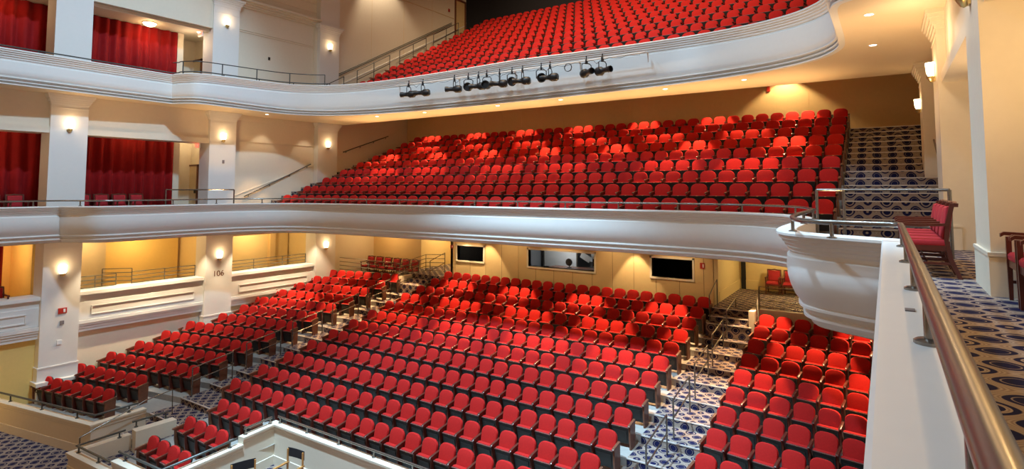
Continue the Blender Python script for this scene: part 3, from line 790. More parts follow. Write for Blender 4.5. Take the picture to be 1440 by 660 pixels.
plan_rail('parapet_rail', rb, .735, .031, 'thick bronze tube rail running along the near parapet and round its corner', [(.12, 1.28), (.12, 2.64), (.12, 4.0), (.12, 5.45), (.12, 6.9), (-.55, 7.67), (-1.08, 8.62), (-1.16, 10.6), (-1.17, 12.2)], .55, seg=20)
ml = inset(M_PLAN, -.2)
mid = [p for p in ml if p[1] > 12.4 and p[0] < -1.0 and p[0] > 2 * CX + 1.0]
plan_rail('balcony_rail', mid, .735, .026, 'long steel rail on the middle balcony parapet in front of the seats', resample(mid, 1.75), .55)
lp = [p for p in ml if p[0] < CX and p[1] <= 12.6]
plan_rail('box_rail', lp, .735, .026, 'steel rail on the middle tier parapet below the red curtains', resample(lp, 1.5), .55)
ul = inset(U_PLAN, -.2)
upl = [(p[0], p[1], ucap(p) + .10) for p in ul if p[0] < CX and p[1] <= 17.4]
plan_rail('upper_rail', upl, 0, .024, 'thin dark rail along the top of the upper left parapet', [(x, y, ucap((x, y)) + .1, ucap((x, y))) for x, y in resample([q[:2] for q in upl], 1.6)], 5.7, 'dark_metal')
up2 = [(p[0], p[1], ucap(p) + .52) for p in ul if p[0] < CX - 9.2 and 11.4 <= p[1] <= 17.3]
plan_rail('upper_guard_rail', up2[::-1] if 0 else up2, 0, .02, 'raised dark guard rail curving over the upper left parapet', [(x, y, ucap((x, y)) + .52, ucap((x, y))) for x, y in resample([q[:2] for q in up2], 1.55)] + [(up2[0][0], up2[0][1], ucap(up2[0]) + .52, ucap(up2[0]))], 5.7, 'dark_metal')
# guard at the foot of the near balcony stair
def bars(name, pts, tops, label, r=.022, posts=None, group=None, mat='steel', feet=None):
    # rails through the plan points at each height pair, uprights at each plan point
    t = empty(name, (pts[0][0], pts[0][1], pts[0][2])); L = Vector(t.location)
    for h in tops:
        mb = MB(); mb.tube([tuple(Vector((p[0], p[1], p[2] + h)) - L) for p in pts], r, 8); mb.build('rail', mat, t, ang=1.2)
    for i, p in enumerate(pts):
        if posts is None or i in posts:
            mb = MB(); q = Vector(p) - L; mb.lathe([(r * 1.1, 0), (r * 1.1, max(tops))], tuple(q), 'Z', 8); mb.build('post', mat, t, ang=1.2)
    tag(t, label, 'railing', group); return t
bars('stair_guard', [(.86, 11.65, 0), (-.70, 12.95, 0), (-1.17, 12.95, 0)], (1.115, .49), 'square steel guard rail across the foot of the near balcony stair', r=.026)
bars('stair_guard', [(-24.45, 11.65, 0), (-22.45, 13.35, 0)], (1.115, .49), 'square steel guard rail across the foot of the far balcony stair', r=.026)
# wall handrails
def wall_rail(name, side, y0, z0, y1, z1, d, label, mat='dark_metal'):
    f = (lambda y: LX(y, d)) if side == 'left' else (lambda y: RXF - d)
    t = empty(name, (f(y0), y0, z0)); L = Vector(t.location)
    mb = MB(); mb.tube([tuple(Vector((f(y), y, z)) - L) for y, z in ((y0, z0), (y1, z1))], .024, 8)
    mb.build('handrail', mat, t, ang=1.2)
    for q in (.06, .36, .66, .94):
        y = y0 + (y1 - y0) * q; z = z0 + (z1 - z0) * q; w = -.1 if side == 'left' else .1
        mb = MB(); mb.tube([tuple(Vector((f(y), y, z - .02)) - L), tuple(Vector((f(y), y, z - .09)) - L), tuple(Vector((f(y) + w, y, z - .09)) - L)], .012, 6); mb.build('bracket', mat, t, ang=1.2)
    tag(t, label, 'handrail')
wall_rail('wall_handrail', 'left', 15.2, .80, 18.7, 2.42, -.24, 'dark sloping handrail on the cream wall before the last middle tier lamp')
wall_rail('wall_handrail', 'left', 20.7, 3.15, 23.9, 4.25, -.24, 'dark sloping handrail on the far rear wall above the balcony steps')
wall_rail('wall_handrail', 'right', 15.6, 1.1, 21.5, 3.5, -.22, 'short steel handrail on the near wall beside the carpeted stair', 'steel')
def zus(y): return 5.66 + .552 * (y - 19.6)
t = empty('stair_handrail', (LX(19.9, -.22), 19.9, zus(19.9) + 1.25)); L = Vector(t.location)
for q in (0, .09):
    mb = MB(); mb.tube([tuple(Vector((LX(y, -.22), y, zus(y) + 1.22 + q)) - L) for y in (19.9, 29.4)], .022, 8); mb.build('handrail', 'dark_metal', t, ang=1.2)
for y in (20.1, 21.5, 22.9, 24.3, 25.7, 27.1, 28.5):
    mb = MB(); mb.tube([tuple(Vector((LX(y, -.22), y, zus(y) + 1.2)) - L), tuple(Vector((LX(y, -.33), y, zus(y) + 1.2)) - L)], .014, 6); mb.build('bracket', 'dark_metal', t, ang=1.2)
tag(t, 'long double dark handrail climbing the plain upper left wall', 'handrail')
XG = -23.75
for (ya, yb2, w) in ((18.2, 20.0, 'lowest, by the curved parapet'), (20.9, 23.3, 'second from the bottom'), (24.1, 26.4, 'third from the bottom'), (27.1, 29.6, 'topmost, before the dark doorway')):
    n = 3; pts = [(XG, ya + (yb2 - ya) * i / (n - 1), zus(ya + (yb2 - ya) * i / (n - 1)) + (.18 if ya > 19 else .2)) for i in range(n)]
    bars('stair_guard', pts, (1.0, .5), 'thin dark guard rail beside the top balcony steps, %s' % w, r=.02, group='guard rails of the top balcony stair', mat='dark_metal')
# stall aisle rails
def aisle_rail(x, k0, k1, label, group, dxk=0):
    P = []
    for k, e in ((k0, -.35), (k1, .1)):
        y = yrow(k) + e; P.append((x, y, zrow(k)))
    bars('aisle_rail', P, (.95, .50), label, r=.02, group=group, mat='steel')
for i, (k0, k1) in enumerate(((1, 0), (3, 2), (5, 4), (7, 6), (9, 8), (11, 10))):
    aisle_rail(-4.66, k0, k1, 'steel aisle rail on the carpeted steps by the near stalls block, %s from the rear' % ORD[i + 1], 'rails of the near stalls aisle')
for i, (k0, k1) in enumerate(((1, 0), (3, 2), (5, 4), (7, 6), (9, 8), (11, 10))):
    aisle_rail(-19.95, k0, k1, 'steel aisle rail between centre and box wall stalls blocks, %s from the rear' % ORD[i + 1], 'rails of the far stalls aisle')
# rear platform guard and landing guard
bars('platform_guard', [(-24.95, 20.68, -3.5), (-22.4, 20.68, -3.5), (-20.2, 20.68, -3.5), (-20.2, 22.6, -3.25), (-18.5, 22.1, -3.1)], (.98, .78, .58, .38, .18), 'five-bar steel guard rail before the dark chairs on the rear platform', r=.018)
bars('landing_guard', [(-3.75, 20.6, -3.5), (-3.75, 21.13, -2.95), (-2.4, 21.13, -2.95), (-1.0, 21.13, -2.95), (.8, 21.13, -2.95)], (.75, .52, .30, .08), 'pale four-bar guard rail at the front edge of the landing', r=.018)
bars('landing_rail', [(-5.26, 20.5, -3.5), (-5.26, 21.6, -3.1)], (.95,), 'thin dark grab rail against the yellow passage wall', r=.016, mat='dark_metal')
bars('passage_rail', [(-18.5, 21.0, -3.3), (-18.42, 22.0, -3.0)], (.98, .5), 'curved steel stair rail at the end of the rear wall', r=.018)
# lower box guards
for y0, y1, w in ((9.0, 10.4, 'nearer piece by the yellow recess'), (10.95, 13.4, 'longer piece before the gold wall')):
    bars('box_guard', [(LX(y, -.78), y, -2.7) for y in (y0, (y0 + y1) / 2, y1)], (.52, .37, .22, .08), 'four-bar dark guard rail on the lower box ledge, %s' % w, r=.015, mat='dark_metal', group='guards of the lower boxes')
bars('box_guard', [(LX(10.2, -1.5), 10.2, -2.7), (LX(10.95, -.78), 10.95, -2.7)], (.66, .5, .34, .18), 'short return of the dark guard rail in the lower box recess', r=.015, mat='dark_metal', group='guards of the lower boxes')
bars('box_guard', [(LX(y, -.78), y, -2.7) for y in (14.7, 16.1, 17.6, 18.9)], (.52, .37, .22, .08), 'four-bar dark guard rail on the farther lower box ledge', r=.015, mat='dark_metal', group='guards of the lower boxes')
# front rails
plan_rail('front_rail', [(-19.80, 8.85), (-19.80, 7.68), (-25.0, 6.72)], -5.55, .03, 'grey rail on the front parapet of the box wall stalls block', [(-19.8, 8.6), (-20.6, 7.53), (-22.3, 7.2), (-24.0, 6.9)], -5.75, 'dark_metal')
plan_rail('pit_rail', [(-9.0, 10.34), (-14.80, 10.34)], -5.38, .03, 'grey rail along the white pit wall below the foremost seats', [(-9.6, 10.34), (-10.9, 10.34), (-12.2, 10.34), (-13.5, 10.34), (-14.7, 10.34)], -5.54)
plan_rail('pit_rail', [(-14.90, 10.2), (-14.82, 9.3)], -5.38, .03, 'short grey rail on the upper step of the pit wall', [(-14.90, 10.15), (-14.82, 9.35)], -5.54)
plan_rail('pit_rail', [(-14.80, 9.1), (-14.67, 7.13), (-16.6, 7.02)], -5.56, .03, 'grey rail on the lower step of the wall beside the short rows', [(-14.79, 8.9), (-14.69, 7.4), (-16.3, 7.04)], -5.72, 'dark_metal')
plan_rail('step_rail', [(-16.75, 7.0), (-18.8, 6.9), (-18.82, 8.1)], -5.90, .028, 'grey rail on the low corner wall before the foremost short row', [(-17.6, 6.96), (-18.7, 6.91), (-18.82, 7.95)], -6.06, 'dark_metal')
plan_rail('step_rail', [(-18.74, 8.25), (-18.69, 9.25)], -5.70, .028, 'short grey rail on the raised wall beside the front steps', [(-18.74, 8.35), (-18.69, 9.15)], -5.87, 'dark_metal')
plan_rail('step_handrail', [(-19.45, 7.2, ZF + .72), (-19.45, 8.9, -5.42), (-19.45, 9.7, -5.32), (-19.45, 9.72, zrow(13) + .02)], -5.3, .016, 'slim handrail slanting down the front steps past the white parapet', [(-19.45, 7.2, ZF + .72, ZF)], ZF, flange=.03)
# ------------------------------------------------------------------ curtains
def curtain(y0, y1, d, z0, z1, label, n=34):
    mb = MB(); rows = []; steps = int((y1 - y0) * 26)
    for zz in (z1, (z0 + z1) / 2, z0):
        row = []
        for i in range(steps + 1):
            y = y0 + (y1 - y0) * i / steps; ph = i / 26 * 2 * PI * 2.6
            a = .055 if zz == z1 else .085
            dd = d + a * math.sin(ph + .6 * math.sin(i * .21)) + .02 * math.sin(i * .37 + zz)
            row.append((LX(y, dd), y, zz))
        rows.append(row)
    n0 = len(rows[0]); mb.v = [p for r in rows for p in r]
    for a in range(2):
        for i in range(n0 - 1): mb.face((a * n0 + i, a * n0 + i + 1, (a + 1) * n0 + i + 1, (a + 1) * n0 + i))
    o = mb.build('curtain', 'velvet_curtain', ang=3); md = o.modifiers.new('thick', 'SOLIDIFY'); md.thickness = .012
    tag(o, label, 'curtain', 'red velvet curtains of the boxes'); return o
curtain(9.1, 12.72, -1.60, .05, 3.5, 'pleated red velvet curtain in the middle tier box between two pillars')
curtain(3.5, 8.12, -1.60, .05, 3.5, 'pleated red velvet curtain in the middle tier box at the picture edge')
curtain(9.1, 12.72, -1.60, 4.98, 8.10, 'pleated red velvet curtain in the upper tier box under the ceiling lamp')
curtain(3.5, 8.12, -1.60, 4.98, 8.10, 'pleated red velvet curtain in the upper tier box at the picture edge')
curtain(3.5, 7.15, -1.60, -3.25, -.75, 'narrow red velvet curtain in the lowest box at the picture edge')

# ------------------------------------------------------------------ wall lamps and downlights
WARM = (1, .62, .28)
def sconce(x, y, z, rz, label, power=5):
    t = empty('wall_lamp', (x, y, z), rz)       # local -Y faces the room
    mb = MB(); R = []
    for zz, w, dpt in ((-.13, .085, .09), (-.05, .115, .125), (.15, .13, .14)):
        R.append([(w * math.cos(a), -dpt * math.sin(a) * 1.0 - .02, zz) for a in [PI * q / 8 for q in range(9)]])
    mb.rings(R); mb.build('lamp_shade', 'sconce_glow', t, ang=.6)
    mb = MB(); mb.lathe([(.0, -.25), (.035, -.23), (.07, -.17), (.09, -.135), (.09, -.125)], (0, -.06, 0), 'Z', 12); mb.build('lamp_base', 'brass', t)
    mb = MB(); mb.box(-.06, .06, -.03, 0, -.22, .12); mb.build('back_plate', 'brass', t, smooth=False)
    tag(t, label, 'wall lamp', 'pillar wall lamps')
    v = Matrix.Rotation(rz, 3, 'Z') @ Vector((0, -.24, .16)); point((x + v.x, y + v.y, z + v.z), power, WARM, .10, 'wall_lamp_light')
names = ('first', 'second', 'third')
for n, (a, b2) in enumerate(PIL):
    y = (a + b2) / 2
    for z, w in ((3.45, 'middle'), (-1.75, 'lowest'), (8.62, 'upper')):
        if n == 0 and z > 8: continue
        sconce(LX(y), y, z, PI / 2, 'glowing wall lamp on the %s tier of the %s far pillar from the stage' % (w, names[n]))
    lab = ('glowing wall lamp at the top edge on the nearest right pillar', 'glowing wall lamp on the second near pillar above the carpeted stair', 'glowing wall lamp on the farthest near pillar by the stair head')[n]
    sconce(RXF, y, 3.50, -PI / 2, lab)
DL = bpy.data.meshes
def downlight(x, y, z, label, group, power, ang=70, tgt=None, col=(1, .70, .40), blend=.35):
    t = empty('downlight', (x, y, z))
    mb = MB(); mb.lathe([(.075, -.001), (.095, -.012), (.10, -.012), (.10, 0)], (0, 0, 0), 'Z', 16); mb.build('trim_ring', 'white_plaster', t)
    mb = MB(); mb.lathe([(.001, -.006), (.074, -.006), (.074, -.003)], (0, 0, 0), 'Z', 16); mb.build('lens', 'downlight_glow', t)
    tag(t, label, 'ceiling light', group)
    if power: spot((x, y, z - .03), tgt or (x, y, z - 5), power, col, ang, blend, .05)
vis_dl = [(-23.6, 15.5), (-19.9, 18.75), (-17.1, 18.95), (-13.2, 19.05), (-10.3, 19.1), (-6.2, 19.0), (-3.6, 18.75), (-.16, 13.05), (-.14, 15.9)]
for i, (x, y) in enumerate(vis_dl):
    downlight(x, y, 4.56, ('small lit downlight in the tan soffit under the top balcony, %s from the far wall' % ORD[i + 1]) if i < 7 else ('small lit downlight in the tan soffit above the near box, %s' % ('nearer one' if i == 7 else 'farther one')), 'downlights under the top balcony', 700 if i < 7 else 60, 48, col=(1, .62, .30))
spot((.30, 10.2, 4.5), (.25, 10.0, 0), 170, (1, .66, .34), 52, .5, .05)
def zc2(y): return 4.56 + (y - 20.4) * (1.94 / 5.3)
for r, y in enumerate((21.0, 22.7, 24.3)):
    for i in range(7):
        x = -21.6 + 3.15 * i + (1.55 if r % 2 else 0)
        if x > -1.2: continue
        spot((x, y, zc2(y) - .06), (x, y - .35, 0), 1250, (1, .60, .27), 46, .3, .05)
spot((-3.3, 24.85, 6.05), (-3.3, 24.9, 3), 330, (1, .70, .36), 106, .35, .05)
# stalls downlights
for r, y in enumerate((16.6, 18.4, 20.2)):
    for i in range(8):
        x = -22.8 + 3.2 * i + (1.6 if r % 2 else 0)
        if x > .5: continue
        spot((x, y, -.80), (x, y - .3, -5), 1300, (1, .62, .30), 48, .3, .05)
for x in (-17.2, -15.9, -8.6):
    spot((x, 21.75, -.80), (x, 21.95, -4), 270, (1, .72, .40), 66, .3, .05)
spot((-16.6, 21.9, -.8), (-16.6, 22.1, -4), 30, (1, .68, .36), 60, .3)

# ------------------------------------------------------------------ lighting bar on the upper parapet
def ufront(x):      # plan y of the parapet line at x
    best = min(U_PLAN, key=lambda p: abs(p[0] - x) + (0 if p[1] > 14 else 50)); return best[1]
bar = [(x, ufront(x) - .42, 5.62 + .02 * (1 - ((x + 11.8) / 6) ** 2)) for x in (-17.7, -16, -14.5, -13, -11.8, -10.5, -9, -7.6, -6.45)]
t = empty('lighting_bar', bar[0]); L = Vector(bar[0])
mb = MB(); mb.tube([tuple(Vector(p) - L) for p in bar], .026, 8); mb.build('pipe', 'white_plaster', t, ang=1.2)
for p in bar[::2]:
    mb = MB(); q = Vector(p) - L
    mb.tube([tuple(q), tuple(q + Vector((0, .27, .02))), tuple(q + Vector((0, .30, -.28)))], .02, 6); mb.build('bracket', 'white_plaster', t, ang=1.2)
mb = MB(); pts = []
for i in range(90):
    f = i / 89; x = -17.5 + 10.9 * f; pts.append(tuple(Vector((x, ufront(-11.8) - .40 if 0 else bar[0][1] + (bar[4][1] - bar[0][1]) * min(1, (1 - abs(f - .5) * 2) * 1.3), 5.60 - .06 * abs(math.sin(i * .55)) - (.10 if i % 17 == 8 else 0))) - L))
mb.tube(pts, .008, 5); mb.build('cable', 'black_iron', t, ang=1.2)
tag(t, 'white lighting pipe with trailing black cable along the upper parapet', 'lighting bar')
def stage_light(kind):
    t = empty('stage_light', (0, 0, 0))       # hangs from z=0, aims along -Y
    mb = MB()
    if kind == 'ellipsoid':
        mb.lathe([(.0, .26), (.09, .25), (.125, .20), (.13, .05), (.10, 0), (.075, -.05), (.075, -.20), (.09, -.22), (.095, -.32), (.085, -.32), (.08, -.24), (.0, -.24)], (0, 0, -.36), 'Y', 14)
    else:
        mb.lathe([(.0, .17), (.06, .165), (.115, .10), (.13, 0), (.13, -.10), (.145, -.11), (.145, -.15), (.12, -.15), (.11, -.09), (.0, -.09)], (0, 0, -.36), 'Y', 14)
    mb.build('lamp_body', 'black_iron', t)
    mb = MB()
    mb.tube([(-.15, 0, -.36), (-.155, 0, -.14), (-.10, 0, -.09), (.10, 0, -.09), (.155, 0, -.14), (.15, 0, -.36)], .014, 6); mb.build('yoke', 'black_iron', t, ang=1.2)
    mb = MB(); mb.box(-.03, .03, -.03, .03, -.10, .035); mb.lathe([(.012, .0), (.02, .10), (.0, .11)], (0, 0, .03), 'Z', 8); mb.build('clamp', 'black_iron', t, smooth=False)
    return t
protos = {'ellipsoid': stage_light('ellipsoid'), 'fresnel': stage_light('fresnel')}; usedp = set()
places = [(-16.95, 'ellipsoid', -75), (-16.2, 'ellipsoid', -70), (-14.55, 'ellipsoid', -65), (-13.85, 'fresnel', 25), (-13.35, 'ellipsoid', -70), (-12.95, 'fresnel', 10), (-12.35, 'ellipsoid', -60), (-11.78, 'fresnel', 30), (-11.30, 'ellipsoid', -70), (-10.48, 'fresnel', 35), (-10.1, 'ellipsoid', -80), (-8.62, 'ellipsoid', 55), (-8.0, 'ellipsoid', 70)]
def bary(x):
    for a, b2 in zip(bar, bar[1:]):
        if a[0] <= x <= b2[0]:
            f = (x - a[0]) / (b2[0] - a[0]); return a[1] + (b2[1] - a[1]) * f, a[2] + (b2[2] - a[2]) * f
for i, (x, kd, rz) in enumerate(places):
    o = protos[kd] if kd not in usedp else copy_tree(protos[kd]); usedp.add(kd)
    y, z = bary(x); o.location = (x, y, z); o.scale = (1.2, 1.2, 1.2); o.rotation_euler = (0, 0, math.radians(rz))
    tag(o, 'black %s stage lamp hanging from the parapet pipe, %s from its far end' % ('long-nosed' if kd == 'ellipsoid' else 'short round', ORD[i + 1]), 'stage light', 'stage lights on the parapet pipe')
mb = MB(); mb.tube([(.14 * math.cos(2 * PI * i / 20), .02 * (i % 3), .14 * math.sin(2 * PI * i / 20)) for i in range(41)], .012, 5)
y, z = bary(-9.35); o = mb.build('cable_coil', 'black_iron', loc=(-9.35, y - .03, z - .16), ang=1.2); tag(o, 'round coil of black cable tied under the lighting pipe', 'cable')

# ------------------------------------------------------------------ small things on the walls
t = empty('ceiling_lamp', (LX(11.3, -.95), 11.3, 8.12))
mb = MB(); mb.lathe([(.0, -.17), (.10, -.16), (.20, -.11), (.25, -.04), (.26, 0)], (0, 0, 0), 'Z', 18); mb.build('lamp_shade', 'sconce_glow', t)
mb = MB(); mb.lathe([(.26, -.03), (.275, -.02), (.275, 0)], (0, 0, 0), 'Z', 18); mb.build('trim_ring', 'brass', t)
tag(t, 'glowing bowl lamp on the upper box ceiling above the red curtain', 'ceiling lamp'); point((LX(11.3, -.95), 11.3, 7.78), 20, WARM, .15)
downlight(LX(13.2, -.75), 13.2, 8.12, 'small bright recessed light in the upper box ceiling near the exit sign', 'lights in the upper box', 25, 90)
def text_mesh(s, size, mat, parent, loc, rot, name='lettering'):
    c = bpy.data.curves.new(name, 'FONT'); c.body = s; c.size = size; c.extrude = .003; c.align_x = 'CENTER'; c.align_y = 'CENTER'
    o = bpy.data.objects.new(name, c); COL.objects.link(o)
    bpy.context.view_layer.update(); me = bpy.data.meshes.new_from_object(o.evaluated_get(bpy.context.evaluated_depsgraph_get())); bpy.data.objects.remove(o)
    me.materials.clear(); me.materials.append(MATS[mat]); q = bpy.data.objects.new(name, me); COL.objects.link(q); q.location = loc; q.rotation_euler = rot
    if parent: q.parent = parent
    return q
def exit_sign(x, y, z, label, rz=0):
    t = empty('exit_sign', (x, y, z), rz)
    mb = MB(); mb.box(-.17, .17, -.025, .025, -.10, .10); mb.build('sign_box', 'paper_white', t, smooth=False)
    text_mesh('EXIT', .15, 'exit_red', t, (0, -.029, 0), (PI / 2, 0, 0))
    tag(t, label, 'exit sign', 'exit signs'); point((x, y - .12, z), 1.2, (1, .15, .08), .05)
exit_sign(-25.20, 13.22, 8.0, 'red lit exit sign in the upper box beside the white pillar')
exit_sign(-25.10, 13.2, 3.04, 'red lit exit sign in the middle tier box above its door')
exit_sign(LX(30.4, -.12), 30.2, 14.45, 'red lit exit sign at the top edge above the dark rear doorway')
nm = text_mesh('106', .34, 'brown_wood', None, (LX(14.0, .006), 14.0, -2.55), (PI / 2, 0, PI / 2 - .04), 'section_number'); tag(nm, 'dark numerals 106 painted on the second pillar below its lamp', 'wall number')
def plaque(x, y, z, w, h, mat, label, name, rz=PI / 2, inner=None):
    t = empty(name, (x, y, z), rz)
    mb = MB(); mb.box(-w / 2, w / 2, -.03, 0, -h / 2, h / 2); mb.build('casing', mat, t, smooth=False)
    if inner: mb = MB(); mb.box(-w * .12 + w * .2, w * .12 + w * .2, -.034, -.03, -h * .3, h * .3); mb.build('strobe_lens', inner, t, smooth=False)
    tag(t, label, 'wall device'); return t
plaque(LX(8.45), 8.45, -3.2, .26, .19, 'sign_red', 'dark red alarm box on the nearest far pillar below its lowest lamp', 'fire_alarm', inner='paper_white')
plaque(LX(8.45), 8.45, -3.62, .12, .13, 'plate_grey', 'small dark call box under the red alarm on the pillar', 'call_box')
plaque(LX(8.4), 8.4, -4.3, .15, .15, 'paper_white', 'pale switch plate low on the nearest far pillar', 'switch_plate')
plaque(LX(14.05), 14.05, 2.35, .09, .15, 'plate_grey', 'tiny dark box under the middle tier lamp of the second pillar', 'thermostat')
plaque(LX(16.3, -.32), 16.3, 7.45, .10, .14, 'black_shell', 'tiny black box on the framed upper wall', 'wall_socket')
plaque(-5.95, YB - .01, -1.78, .17, .22, 'sign_red', 'red alarm with white lens on the rear stalls wall by the passage', 'fire_alarm', 0, 'paper_white')
plaque(-18.2, YB - .01, -1.72, .17, .16, 'sign_red', 'small red alarm beside the dark rear window', 'fire_alarm', 0, 'paper_white')
plaque(LX(30.1 - .9, -.31), 29.2, 13.2, .16, .2, 'sign_red', 'small dark red box beside the upper rear doorway', 'fire_alarm', PI / 2)
plaque(-3.95, 25.48, 5.3, .12, .22, 'sign_red', 'tiny red device high on the brown balcony back wall', 'fire_alarm', 0)
s_ = plaque(-20.6, 25.88, -1.45, .7, .25, 'paper_white', 'white sign with dark lines on the rear passage wall', 'wall_sign', 0)
mb = MB()
for q in (-.05, .0, .05): mb.box(-.05, .3, -.036, -.03, q - .012, q + .012)
mb.poly([(-.28, -.036, -.07), (-.12, -.036, -.07), (-.2, -.036, .08)]); mb.build('lettering', 'plate_grey', s_, smooth=False)
o = MB().box(.055, .095, 3.28, 3.34, .55, .556).build('cover_plate', 'plate_grey', smooth=False); tag(o, 'small grey plate on the near parapet top between two rail posts', 'cover plate', 'plates on the near parapet')
o = MB().box(.055, .095, 1.14, 1.19, .55, .556).build('cover_plate', 'plate_grey', smooth=False); tag(o, 'small grey plate on the near parapet top at the bottom edge', 'cover plate', 'plates on the near parapet')

# booth contents behind the middle window
t = empty('desk', (-11.3, YB + .7, -3.6))
mb = MB(); mb.box(-1.6, .8, -.35, .35, 1.18, 1.23); mb.build('desk_top', 'brown_wood', t, smooth=False)
mb = MB()
for x in (-1.5, .7): mb.box(x - .03, x + .03, -.3, .3, 0, 1.18)
mb.build('legs', 'black_shell', t, smooth=False); tag(t, 'brown desk inside the lit control booth behind the glass', 'desk')
t = empty('whiteboard', (-12.9, YB + 1.5, -2.0)); mb = MB(); mb.box(-.85, .85, -.02, .02, -.5, .5); mb.build('panel', 'paper_white', t, smooth=False)
mb = MB(); mb.box(-.9, -.85, -.03, .03, -.55, .55); mb.box(.85, .9, -.03, .03, -.55, .55); mb.build('frame', 'steel', t, smooth=False); tag(t, 'pale panel in the control booth at the far half of the window', 'panel')
t = empty('desk_fan', (-12.0, YB + .65, -2.37))
mb = MB(); mb.lathe([(.0, -.04), (.16, -.03), (.17, 0), (.16, .03), (.0, .04)], (0, 0, .24), 'Y', 16); mb.build('fan_head', 'plate_grey', t)
mb = MB(); mb.lathe([(.11, 0), (.10, .02), (.02, .03), (.02, .2)], (0, .03, 0), 'Z', 12); mb.build('fan_stand', 'black_shell', t); tag(t, 'small round grey desk fan in the control booth window', 'fan')
rs = random.Random(3)
for i, (dx, dz, w, h, ry) in enumerate(((.0, .28, .5, .3, .5), (.42, .36, .38, .44, -.1), (.72, .22, .4, .34, .1), (.35, .10, .6, .2, .2))):
    t = empty('paper_sheet', (-11.4 + dx, YB + 1.1 + .12 * i, -2.2 + dz)); mb = MB(); mb.box(-w / 2, w / 2, -.004, .004, -h / 2, h / 2); q = mb.build('sheet', 'paper_white', t, smooth=False); t.rotation_euler = (.15, ry, 0)
    tag(t, 'white paper sheet leaning in the control booth, %s from the fan' % ORD[i + 1], 'paper', 'papers in the control booth')
t = empty('monitor', (-10.75, YB + .9, -2.37)); mb = MB(); mb.box(-.2, .2, -.02, .02, .1, .42); mb.build('screen', 'black_shell', t, smooth=False); mb = MB(); mb.box(-.03, .03, -.02, .02, .02, .12); mb.box(-.1, .1, -.08, .08, 0, .02); mb.build('stand', 'black_shell', t, smooth=False); tag(t, 'dark monitor at the near end of the control booth window', 'monitor')
point((-12.2, YB + .9, -1.35), 38, (.95, .97, 1), .2); point((-17, YB + 1.2, -1.35), 12, (1, .9, .8), .2)

# ------------------------------------------------------------------ light
COOL = (.50, .77, 1.0)
for (x, y, z), tg, p, a in (
    ((-14.5, 8.5, 16.5), (-13, 12, -2), 2500, 130), ((-9.2, 8.5, 16.5), (-11, 12, -2), 2500, 130),
    ((-10.5, 5.0, 16.5), (-9.5, 10.5, -5), 44000, 47), ((-9.0, 8.0, 16.5), (-24.5, 8.5, 3.0), 7800, 58), ((-14.5, 6.0, 16.5), (0.3, 5.0, .5), 5400, 44), ((-17.5, 9, 12.5), (-19.5, 18.3, 5.8), 1500, 36), ((-12, 9, 12.5), (-13.5, 18.5, 5.7), 1500, 36), ((-7.5, 9, 12.5), (-7.8, 18.5, 5.7), 1500, 36), ((-4, 9, 12.5), (-2.6, 17.6, 5.5), 1300, 36), ((-4.5, 5.0, 16.5), (-3.0, 11.0, -5), 14000, 36)):
    spot((x, y, z), tg, p, COOL, a, .6, .35)
spot((-11.8, 16, 19), (-12, 25, 9), 10500, (1, .72, .45), 100, .6, .3)
# unseen warm fill points added at the next, assumed pillar, as its wall lamps
for x, y, z in ((.62, 2.85, 3.5), (-24.4, 2.85, 3.5), (-24.4, 2.85, -1.7)): point((x, y, z), 60, WARM, .1)
# unseen fill spots without fixtures, added over the balcony rows to brighten the soffit
for i in range(9):
    x = -21.2 + 2.35 * i
    spot((x, 19.45, 2.72), (x, 19.2, 4.56), 190, (1, .62, .27), 125, .9, .15)
for x, y, tx, ty, p in ((-1.0, 13.1, -.4, 15.0, 150), (-.2, 9.2, -.1, 11.0, 75), (.35, 5.5, .4, 8.0, 40), (-22.9, 12.6, -23.3, 14.6, 110), (-23.1, 9.2, -23.4, 10.0, 70)):
    spot((x, y, .66), (tx, ty, 4.56), p * 3.4, (1, .62, .28), 90, .9, .15)  # likewise added uplights on the parapets, brightening the side soffits
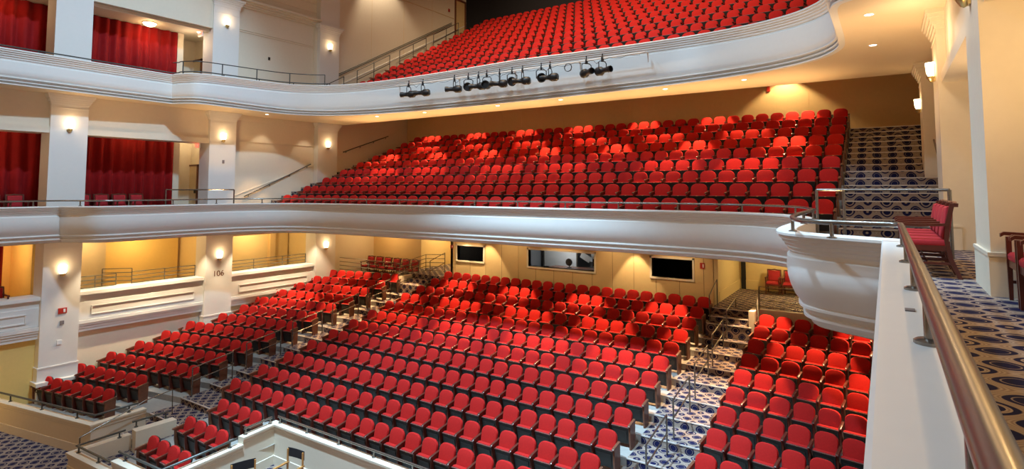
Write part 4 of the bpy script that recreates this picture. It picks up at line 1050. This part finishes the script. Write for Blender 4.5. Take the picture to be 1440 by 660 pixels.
# box and passage lamps
for y, d, z, p, c in ((11.9, -2.2, -1.0, 80, (1, .66, .28)), (16.8, -1.6, -1.0, 75, (1, .70, .34)), (6.6, -1.9, -1.0, 70, (1, .66, .3)), (9.6, -.9, -.95, 25, (1, .72, .40)),
                      (13.45, -1.9, 3.9, 40, (1, .76, .46)), (10.9, -1.32, 4.3, 22, WARM), (6.8, -1.32, 4.3, 12, WARM), (5.5, -.6, 2.9, 25, (1, .76, .46)),
                      (6.8, -1.0, 7.9, 8, WARM), (5.2, -.6, 7.6, 14, (1, .76, .46)), (12.9, -.9, 7.6, 14, (1, .76, .46))):
    point((LX(y, d), y, z), p, c, .12)
for x in (-17.2, -14.6, -12.0, -9.4, -6.8): spot((x, 20.9, -.80), (x, 22.3, -2.3), 75, (1, .72, .38), 95, .8, .1)  # extra unseen spots added to lift the rear stalls wall
point((-3.0, 24.2, -1.0), 110, (1, .76, .36), .15); point((-19.6, 24.4, -1.0), 100, (1, .78, .42), .15); point((-22.8, 21.8, -1.0), 60, (1, .66, .3), .15)
point((1.45, 6.0, 2.9), 60, (1, .66, .30), .15); point((1.9, 11.2, 2.3), 40, (1, .68, .36), .15); point((.5, 12.6, 3.9), 25, (1, .70, .40), .12)
for y in (9.8, 11.2, 12.7, 15.3, 16.8, 18.2):
    spot((LX(y, .75), y, -.80), (LX(y, .05), y, -4.4), 400, (1, .80, .52), 86, .5)
point((-24.6, 5.2, -5.3), 20, (1, .6, .2), .15)
spot((LX(16.0, .35), 16.0, 4.45), (LX(16.0, -.15), 16.0, 0), 45, (1, .80, .55), 75, .4); spot((LX(18.3, .35), 18.3, 4.45), (LX(18.4, -.1), 18.4, 0), 45, (1, .80, .55), 70, .4)
spot((-24.0, 22.5, 14.5), (-25.0, 24, 9), 1200, (1, .80, .56), 80, .6)
w = bpy.data.worlds.new('World'); S.world = w; w.use_nodes = True
w.node_tree.nodes['Background'].inputs['Color'].default_value = (1, .56, .27, 1); w.node_tree.nodes['Background'].inputs['Strength'].default_value = .24

S.view_settings.view_transform = 'Standard'; S.view_settings.look = 'None'; S.view_settings.exposure = 0; S.view_settings.gamma = 1
try: S.view_settings.use_curve_mapping = False
except Exception: pass
S.cycles.use_denoising = True
try: S.cycles.denoiser = 'OPENIMAGEDENOISE'
except Exception: pass
S.cycles.max_bounces = 6; S.cycles.diffuse_bounces = 4; S.cycles.glossy_bounces = 2; S.cycles.transmission_bounces = 4
S.cycles.sample_clamp_indirect = 4; S.cycles.use_light_tree = True
S.cycles.caustics_reflective = False; S.cycles.caustics_refractive = False
